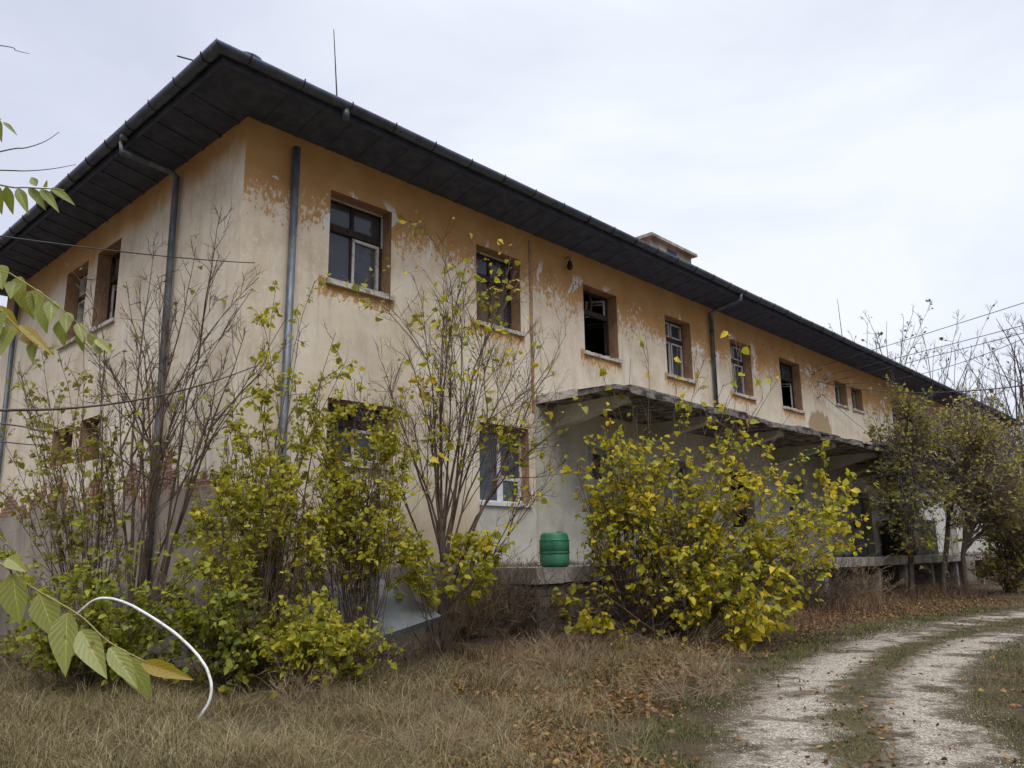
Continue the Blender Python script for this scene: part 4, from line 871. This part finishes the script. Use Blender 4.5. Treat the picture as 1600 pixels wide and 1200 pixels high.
# fallen leaves
x, y, rg = scatter(120000, 6, 26, 5, 1.35, -300, 900); w_ = track_w(x, y); s, t = st_of(x, y)
pr = np.where(w_ < -.02, np.exp(-((w_+.45)/.55)**2)*np.clip(.25+.9*np.sin(x*1.9+y*.7)*np.sin(y*1.6-x*.5)+.25*(y > 9.5), .03, .6), np.where(w_ > 1.0, .10, (.012*(1+2*(np.abs(w_-.5) < .12))))); pr = np.where((x < -.8), pr*.08+.012, pr); pr = np.where(y > 19, .5*(w_ < -.02)+.03, pr)
k = (rg.random(len(x)) < pr) & free(x, y); x, y = x[k], y[k]; z = gz(x, y)+np.where(track_w(x, y) < 0, rg.uniform(.02, .10, len(x)), rg.uniform(.008, .02, len(x)))
NR = np.random.default_rng(5)
ax = np.stack([rg.normal(size=len(x)), rg.normal(size=len(x)), rg.normal(0, .25, len(x))], -1)
tag(leaves_mesh('fallen_leaves', np.stack([x, y, z], -1), ax, rg.uniform(.022, .07, len(x)), MT['litter'], None), kind='stuff')
# gravel stones
x, y, rg = scatter(26000, 5.8, 19, 6, 1.5, 150, 900); w_ = track_w(x, y)
wq = w_+rg.normal(0, .03, len(x)); k = ((wq > .06) & (wq < .34)) | ((wq > .66) & (wq < .93)); x, y = x[k], y[k]; n = len(x); r_ = rg.uniform(.003, .0095, n)*np.maximum(1, y/10)
oc = np.array([(1, 0, 0), (0, 1, 0), (-1, 0, 0), (0, -1, 0), (0, 0, .7), (0, 0, -.5)]); V = np.stack([x, y, 0*x+.008], -1)[:, None]+oc[None]*r_[:, None, None]*rg.uniform(.6, 1.4, (n, 6, 1))
FO = np.array([(0, 1, 4), (1, 2, 4), (2, 3, 4), (3, 0, 4), (1, 0, 5), (2, 1, 5), (3, 2, 5), (0, 3, 5)]); F = (FO[None]+6*np.arange(n)[:, None, None]).reshape(-1, 3)
tag(raw_mesh('gravel_stones', V.reshape(-1, 3), F, island_material('pale_stone', [(0, (.17, .14, .105)), (.5, (.37, .325, .255)), (1, (.58, .53, .45))])), kind='stuff')

# ------------------------------------------------------------------ foreground tree of heaven, trunk left of the frame
def leaflet_mat(name, base, pale, edge):
    m = NT(name); uv = m.n('TexCoord').outputs['UV']; x = m.n('SeparateXYZ'); m.put(x.inputs[0], uv)
    u, v = x.outputs[0], x.outputs[1]; au = m.math('ABSOLUTE', m.math('SUBTRACT', u, .5))
    n = m.noise(m.obj(), 25, 5, .6)
    ph = m.math('MULTIPLY', m.math('SUBTRACT', v, m.math('MULTIPLY', au, .6)), 50.0); sv = m.math('SINE', ph)
    col = m.mix(n, base, pale); col = m.mix(m.math('MULTIPLY', m.step(sv, .8, 1.0), .10), col, pale)
    col = m.mix(m.step(au, .030, .012), col, tuple(min(1, c*1.6) for c in pale)); g = m.n('NewGeometry')
    col = m.mix(m.math('MULTIPLY', m.step(g.outputs['Random Per Island'], .2, 1.0), .55), col, edge)
    sp = m.noise(m.obj(), 60, 3, .7); col = m.mix(m.math('MULTIPLY', m.step(sp, .62, .68), .75), col, (.16, .10, .03)); bl = m.noise(m.obj(), 9, 4, .6); col = m.mix(m.math('MULTIPLY', m.step(bl, .52, .72), .45), col, edge)
    b = m.n('BsdfPrincipled'); m.put(b.inputs['Base Color'], col); b.inputs['Roughness'].default_value = .45
    bn = m.n('Bump', Strength=.14, Distance=.004); m.put(bn.inputs['Height'], m.math('MULTIPLY', m.math('SINE', ph), -1.0)); m.put(b.inputs['Normal'], bn.outputs[0])
    t = m.n('BsdfTranslucent'); m.put(t.inputs[0], m.mix(.4, col, (.38, .40, .03))); mx = m.n('MixShader'); mx.inputs[0].default_value = .42
    m.t.links.new(b.outputs[0], mx.inputs[1]); m.t.links.new(t.outputs[0], mx.inputs[2]); m.t.links.new(mx.outputs[0], m.out.inputs[0]); return m.mat
ML = [leaflet_mat('leaflet_green', (.15, .20, .03), (.25, .29, .06), (.24, .25, .035)), leaflet_mat('leaflet_pale', (.26, .29, .075), (.38, .40, .14), (.34, .34, .07)), leaflet_mat('leaflet_yellow', (.30, .22, .014), (.46, .34, .03), (.24, .13, .018))]
toh = empty('tree_of_heaven', (-1.75, 1.3, 0)); tag(toh, 'nearby tree reaching in from the left edge with long drooping compound leaves', 'tree')
O = Vector((-1.75, 1.3, 0))
b = MB(); b.tube([Vector(p) for p in ((0, 0, -.2), (.03, .02, .8), (-.03, .05, 1.6), (.05, .03, 2.4), (.0, .08, 3.3))], [.06, .052, .042, .03, .015], 10); b.build('trunk', MT['trunk'], toh, True)
def leaflet(mb, uvs, p, tip, nrm, w, m, curl=.12, nu=6, nv=9):
    ax = tip-p; L = ax.length; ax.normalize(); sd = ax.cross(nrm).normalized(); nn = sd.cross(ax); base = len(mb.v)
    for i in range(nv+1):
        v = i/nv; prof = (math.sin(math.pi*min(1, v*1.35+.12)**.8) if v < .5 else None)
        wd = w*(1.0-((.34-v)/.34)**2*.82 if v < .34 else max(0, (1-((v-.34)/.66)**1.35)))
        for j in range(nu+1):
            u = j/nu-.5; q = p+ax*(v*L)+sd*(u*2*wd)+nn*(abs(u)*wd*.9+math.sin(v*17-abs(u)*9)*wd*.022-curl*L*v*v)
            mb.v.append(tuple(q))
    for i in range(nv):
        for j in range(nu):
            a = base+i*(nu+1)+j; mb.f.append((a, a+1, a+nu+2, a+nu+1)); mb.m.append(m)
            for ii, jj in ((i, j), (i, j+1), (i+1, j+1), (i+1, j)): uvs += [jj/nu, ii/nv]
def compound(rachis, items, Y, seed):
    """rachis: pixel polyline with depths; items: (base u,v, tip u,v, width px, material, normal twist)"""
    rg = random.Random(seed); rp = [at(*q)-O for q in rachis]; pts = smooth_path([Vector((0, .03, rp[0].z-.12))]+rp, 5)
    b = MB(); b.tube(pts, [.0021*(1-.6*i/(len(pts)-1)) for i in range(len(pts))], 6); ra = b.build('compound_leaf', MT['twigyellow'], toh, True)
    for (u0, v0, u1, v1, wpx, m, tw) in items:
        mb = MB(); uvs = []; yb = Y+rg.uniform(-.01, .01); p0 = at(u0, v0, yb)-O; p1 = at(u1, v1, yb+rg.uniform(-.03, .02))-O
        nrm = Vector((tw, -1, .35+rg.uniform(-.15, .15))).normalized()
        leaflet(mb, uvs, p0, p1, nrm, wpx*Y/FPX*.5, 0, .05)
        mb.uv = uvs; mb.build('leaflet', ML[m], ra, True)
MT['twigyellow'] = simple('green_leaf_stalk', (.20, .17, .05), (.32, .26, .08), 6, .6)
compound([(-420, 640, 1.25), (-150, 800, 1.15), (0, 880, 1.10), (20, 897, 1.10), (62, 925, 1.10), (125, 962, 1.09), (170, 1003, 1.08), (230, 1035, 1.08)],
         [(12, 872, 40, 893, 26, 1, .4), (20, 897, 30, 978, 46, 1, .1), (62, 928, 88, 1000, 42, 1, .3), (105, 958, 100, 1058, 44, 1, .0), (127, 985, 166, 1060, 38, 1, .25), (172, 1012, 215, 1075, 30, 1, .5), (200, 1027, 235, 1092, 36, 1, .2), (222, 1036, 302, 1062, 24, 2, -.3), (-30, 870, -60, 960, 44, 1, 0), (-70, 850, -90, 940, 44, 0, 0)], 1.1, 81)
compound([(-420, 300, 1.45), (-120, 350, 1.35), (-20, 405, 1.30), (20, 430, 1.30), (70, 462, 1.29), (110, 495, 1.28), (150, 530, 1.27)],
         [(-2, 415, 3, 452, 34, 1, .1), (32, 432, 32, 482, 34, 1, -.1), (24, 440, 16, 466, 26, 0, .3), (58, 452, 53, 496, 28, 1, .3), (45, 455, 52, 500, 30, 0, -.3), (82, 470, 78, 505, 24, 1, .4), (72, 478, 72, 522, 28, 0, -.4), (104, 488, 103, 520, 22, 1, .4), (98, 498, 100, 542, 28, 0, -.3), (122, 505, 130, 535, 18, 1, .5), (128, 514, 130, 552, 22, 0, -.4), (138, 520, 149, 546, 16, 1, .5), (150, 534, 157, 556, 18, 0, -.2), (150, 530, 174, 552, 16, 1, .3)], 1.3, 82)
compound([(-420, 420, 1.4), (-150, 430, 1.3), (-20, 475, 1.22), (10, 495, 1.22), (40, 525, 1.22), (62, 545, 1.22)],
         [(0, 478, 34, 525, 18, 2, .8), (-6, 490, 0, 520, 36, 0, .1), (18, 510, -2, 556, 40, 1, .0), (30, 508, 82, 552, 18, 2, .8), (40, 522, 48, 540, 24, 2, .2), (54, 532, 50, 568, 20, 0, -.1), (-40, 480, -45, 540, 40, 0, 0)], 1.22, 83)
compound([(-420, 180, 1.45), (-150, 250, 1.38), (0, 289, 1.35), (40, 293, 1.35), (78, 295, 1.35), (100, 297, 1.35)],
         [(-4, 290, 2, 336, 22, 0, 0), (10, 292, 20, 336, 18, 0, .2), (28, 295, 44, 334, 18, 0, .3), (46, 294, 72, 328, 17, 0, .4), (64, 296, 92, 330, 17, 0, .4), (80, 294, 118, 320, 16, 0, .5), (57, 291, 48, 275, 14, 0, .2), (74, 292, 72, 281, 13, 0, -.2)], 1.35, 84)
compound([(-420, 120, 1.5), (-120, 160, 1.4), (-30, 185, 1.35), (2, 186, 1.35)], [(-4, 186, 2, 222, 16, 0, 0), (5, 191, 27, 210, 9, 0, .6), (-20, 186, -16, 222, 24, 0, .1)], 1.35, 85)
def whip(pts, r0, r1, mat='twig'):
    rp = [at(*p)-O for p in pts[1:]]; q = smooth_path([Vector((0, .03, min(3.2, rp[0].z-.1)))]+rp, 6); b = MB(); b.tube(q, [r0+(r1-r0)*i/(len(q)-1) for i in range(len(q))], 6); b.build('branch', MT[mat], toh, True)
tr0 = lambda z: (0, 0, z)
whip([(-1000, 560, 1.6), (-420, 640, 2.4), (0, 641, 2.9), (130, 636, 3.0), (240, 620, 3.1), (330, 597, 3.2), (400, 572, 3.3)], .0075, .0022)
whip([(-900, 600, 1.6), (-300, 640, 2.4), (0, 662, 2.8), (70, 674, 2.8), (120, 673, 2.8), (180, 664, 2.8)], .0045, .001)
whip([(-900, 620, 1.6), (-300, 660, 2.4), (0, 690, 2.8), (60, 695, 2.8), (90, 688, 2.8), (125, 672, 2.8)], .0035, .0008)
whip([(-700, 380, 1.5), (-200, 290, 1.6), (0, 237, 1.7), (40, 231, 1.7), (70, 221, 1.7), (93, 206, 1.7)], .0022, .0006)
whip([(-700, 300, 1.5), (-200, 262, 1.6), (0, 266, 1.7), (40, 267, 1.7), (80, 264, 1.7), (119, 257, 1.7)], .0022, .0006)
whip([(-700, 40, 1.5), (-200, 50, 1.6), (0, 71, 1.7), (25, 79, 1.7), (46, 84, 1.7)], .0018, .0006)

# ------------------------------------------------------------------ sky, sun
EL, SUNAZ = math.radians(57), math.radians(172)     # azimuth clockwise from +y: behind the viewer
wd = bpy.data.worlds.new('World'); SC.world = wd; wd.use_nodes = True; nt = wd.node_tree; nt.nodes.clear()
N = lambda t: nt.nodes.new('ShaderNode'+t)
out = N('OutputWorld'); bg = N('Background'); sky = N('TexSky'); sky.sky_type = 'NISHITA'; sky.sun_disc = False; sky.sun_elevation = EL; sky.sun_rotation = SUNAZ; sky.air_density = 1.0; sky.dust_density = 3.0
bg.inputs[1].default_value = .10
tc = N('TexCoord'); mp = N('Mapping'); mp.inputs['Scale'].default_value = (1.1, 1.1, 2.6); nt.links.new(tc.outputs['Generated'], mp.inputs[0])
nz = N('TexNoise'); nz.inputs['Scale'].default_value = 1.6; nz.inputs['Detail'].default_value = 7; nz.inputs['Roughness'].default_value = .55; nz.inputs['Distortion'].default_value = .6; nt.links.new(mp.outputs[0], nz.inputs['Vector'])
dt = N('VectorMath'); dt.operation = 'DOT_PRODUCT'; nt.links.new(tc.outputs['Generated'], dt.inputs[0]); dt.inputs[1].default_value = tuple(ray(1050, 330).normalized())
mr = N('MapRange'); mr.interpolation_type = 'SMOOTHSTEP'; mr.inputs[1].default_value = .80; mr.inputs[2].default_value = 1.0; nt.links.new(dt.outputs['Value'], mr.inputs[0])
ma = N('Math'); ma.operation = 'MULTIPLY_ADD'; nt.links.new(mr.outputs[0], ma.inputs[0]); ma.inputs[1].default_value = .40; nt.links.new(nz.outputs['Fac'], ma.inputs[2])
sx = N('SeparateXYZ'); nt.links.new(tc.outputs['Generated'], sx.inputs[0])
cr = N('ValToRGB'); el = cr.color_ramp.elements
el[0].position = .30; el[0].color = (5.05, 5.4, 6.6, 1); el[1].position = .62; el[1].color = (6.2, 6.55, 7.65, 1); e = el.new(.95); e.color = (7.9, 8.3, 8.95, 1)
nt.links.new(ma.outputs[0], cr.inputs[0])
mxn = N('Mix'); mxn.data_type = 'RGBA'; mxn.inputs[0].default_value = .93; nt.links.new(sky.outputs[0], mxn.inputs[6]); nt.links.new(cr.outputs[0], mxn.inputs[7])
zr = N('MapRange'); zr.interpolation_type = 'SMOOTHSTEP'; zr.inputs[1].default_value = .58; zr.inputs[2].default_value = .98; zr.inputs[3].default_value = 1.0; zr.inputs[4].default_value = 3.3; nt.links.new(sx.outputs[2], zr.inputs[0])  # unseen overhead sky boosted, added so the eaves shade the wall top
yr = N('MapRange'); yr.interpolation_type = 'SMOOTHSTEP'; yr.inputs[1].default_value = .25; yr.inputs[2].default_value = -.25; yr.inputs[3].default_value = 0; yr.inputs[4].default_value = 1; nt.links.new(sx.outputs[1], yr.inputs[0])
lr = N('MapRange'); lr.interpolation_type = 'SMOOTHSTEP'; lr.inputs[1].default_value = .62; lr.inputs[2].default_value = .2; lr.inputs[3].default_value = 0; lr.inputs[4].default_value = .75; nt.links.new(sx.outputs[2], lr.inputs[0])  # unseen low sky behind the viewer dimmed, added to deepen shade under the eaves
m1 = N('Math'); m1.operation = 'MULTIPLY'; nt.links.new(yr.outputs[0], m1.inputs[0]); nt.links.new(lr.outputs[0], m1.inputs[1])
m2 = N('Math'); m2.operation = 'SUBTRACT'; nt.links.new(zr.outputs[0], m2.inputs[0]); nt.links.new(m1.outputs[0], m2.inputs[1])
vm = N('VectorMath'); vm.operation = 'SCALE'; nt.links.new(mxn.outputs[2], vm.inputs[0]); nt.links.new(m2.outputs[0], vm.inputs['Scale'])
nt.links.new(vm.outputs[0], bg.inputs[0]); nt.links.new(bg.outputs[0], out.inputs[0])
su = bpy.data.lights.new('sun', 'SUN'); su.energy = 1.5; su.angle = math.radians(36); su.color = (1.0, .965, .91)
so_ = bpy.data.objects.new('sun', su); COL.objects.link(so_)
dv = Vector((math.sin(SUNAZ)*math.cos(EL), math.cos(SUNAZ)*math.cos(EL), math.sin(EL))); so_.rotation_euler = dv.to_track_quat('Z', 'Y').to_euler()
vs = SC.view_settings; vs.view_transform = 'Standard'; vs.look = 'None'; vs.exposure = .30; vs.gamma = 1
SC.cycles.max_bounces = 6; SC.cycles.transparent_max_bounces = 8; SC.cycles.use_denoising = True
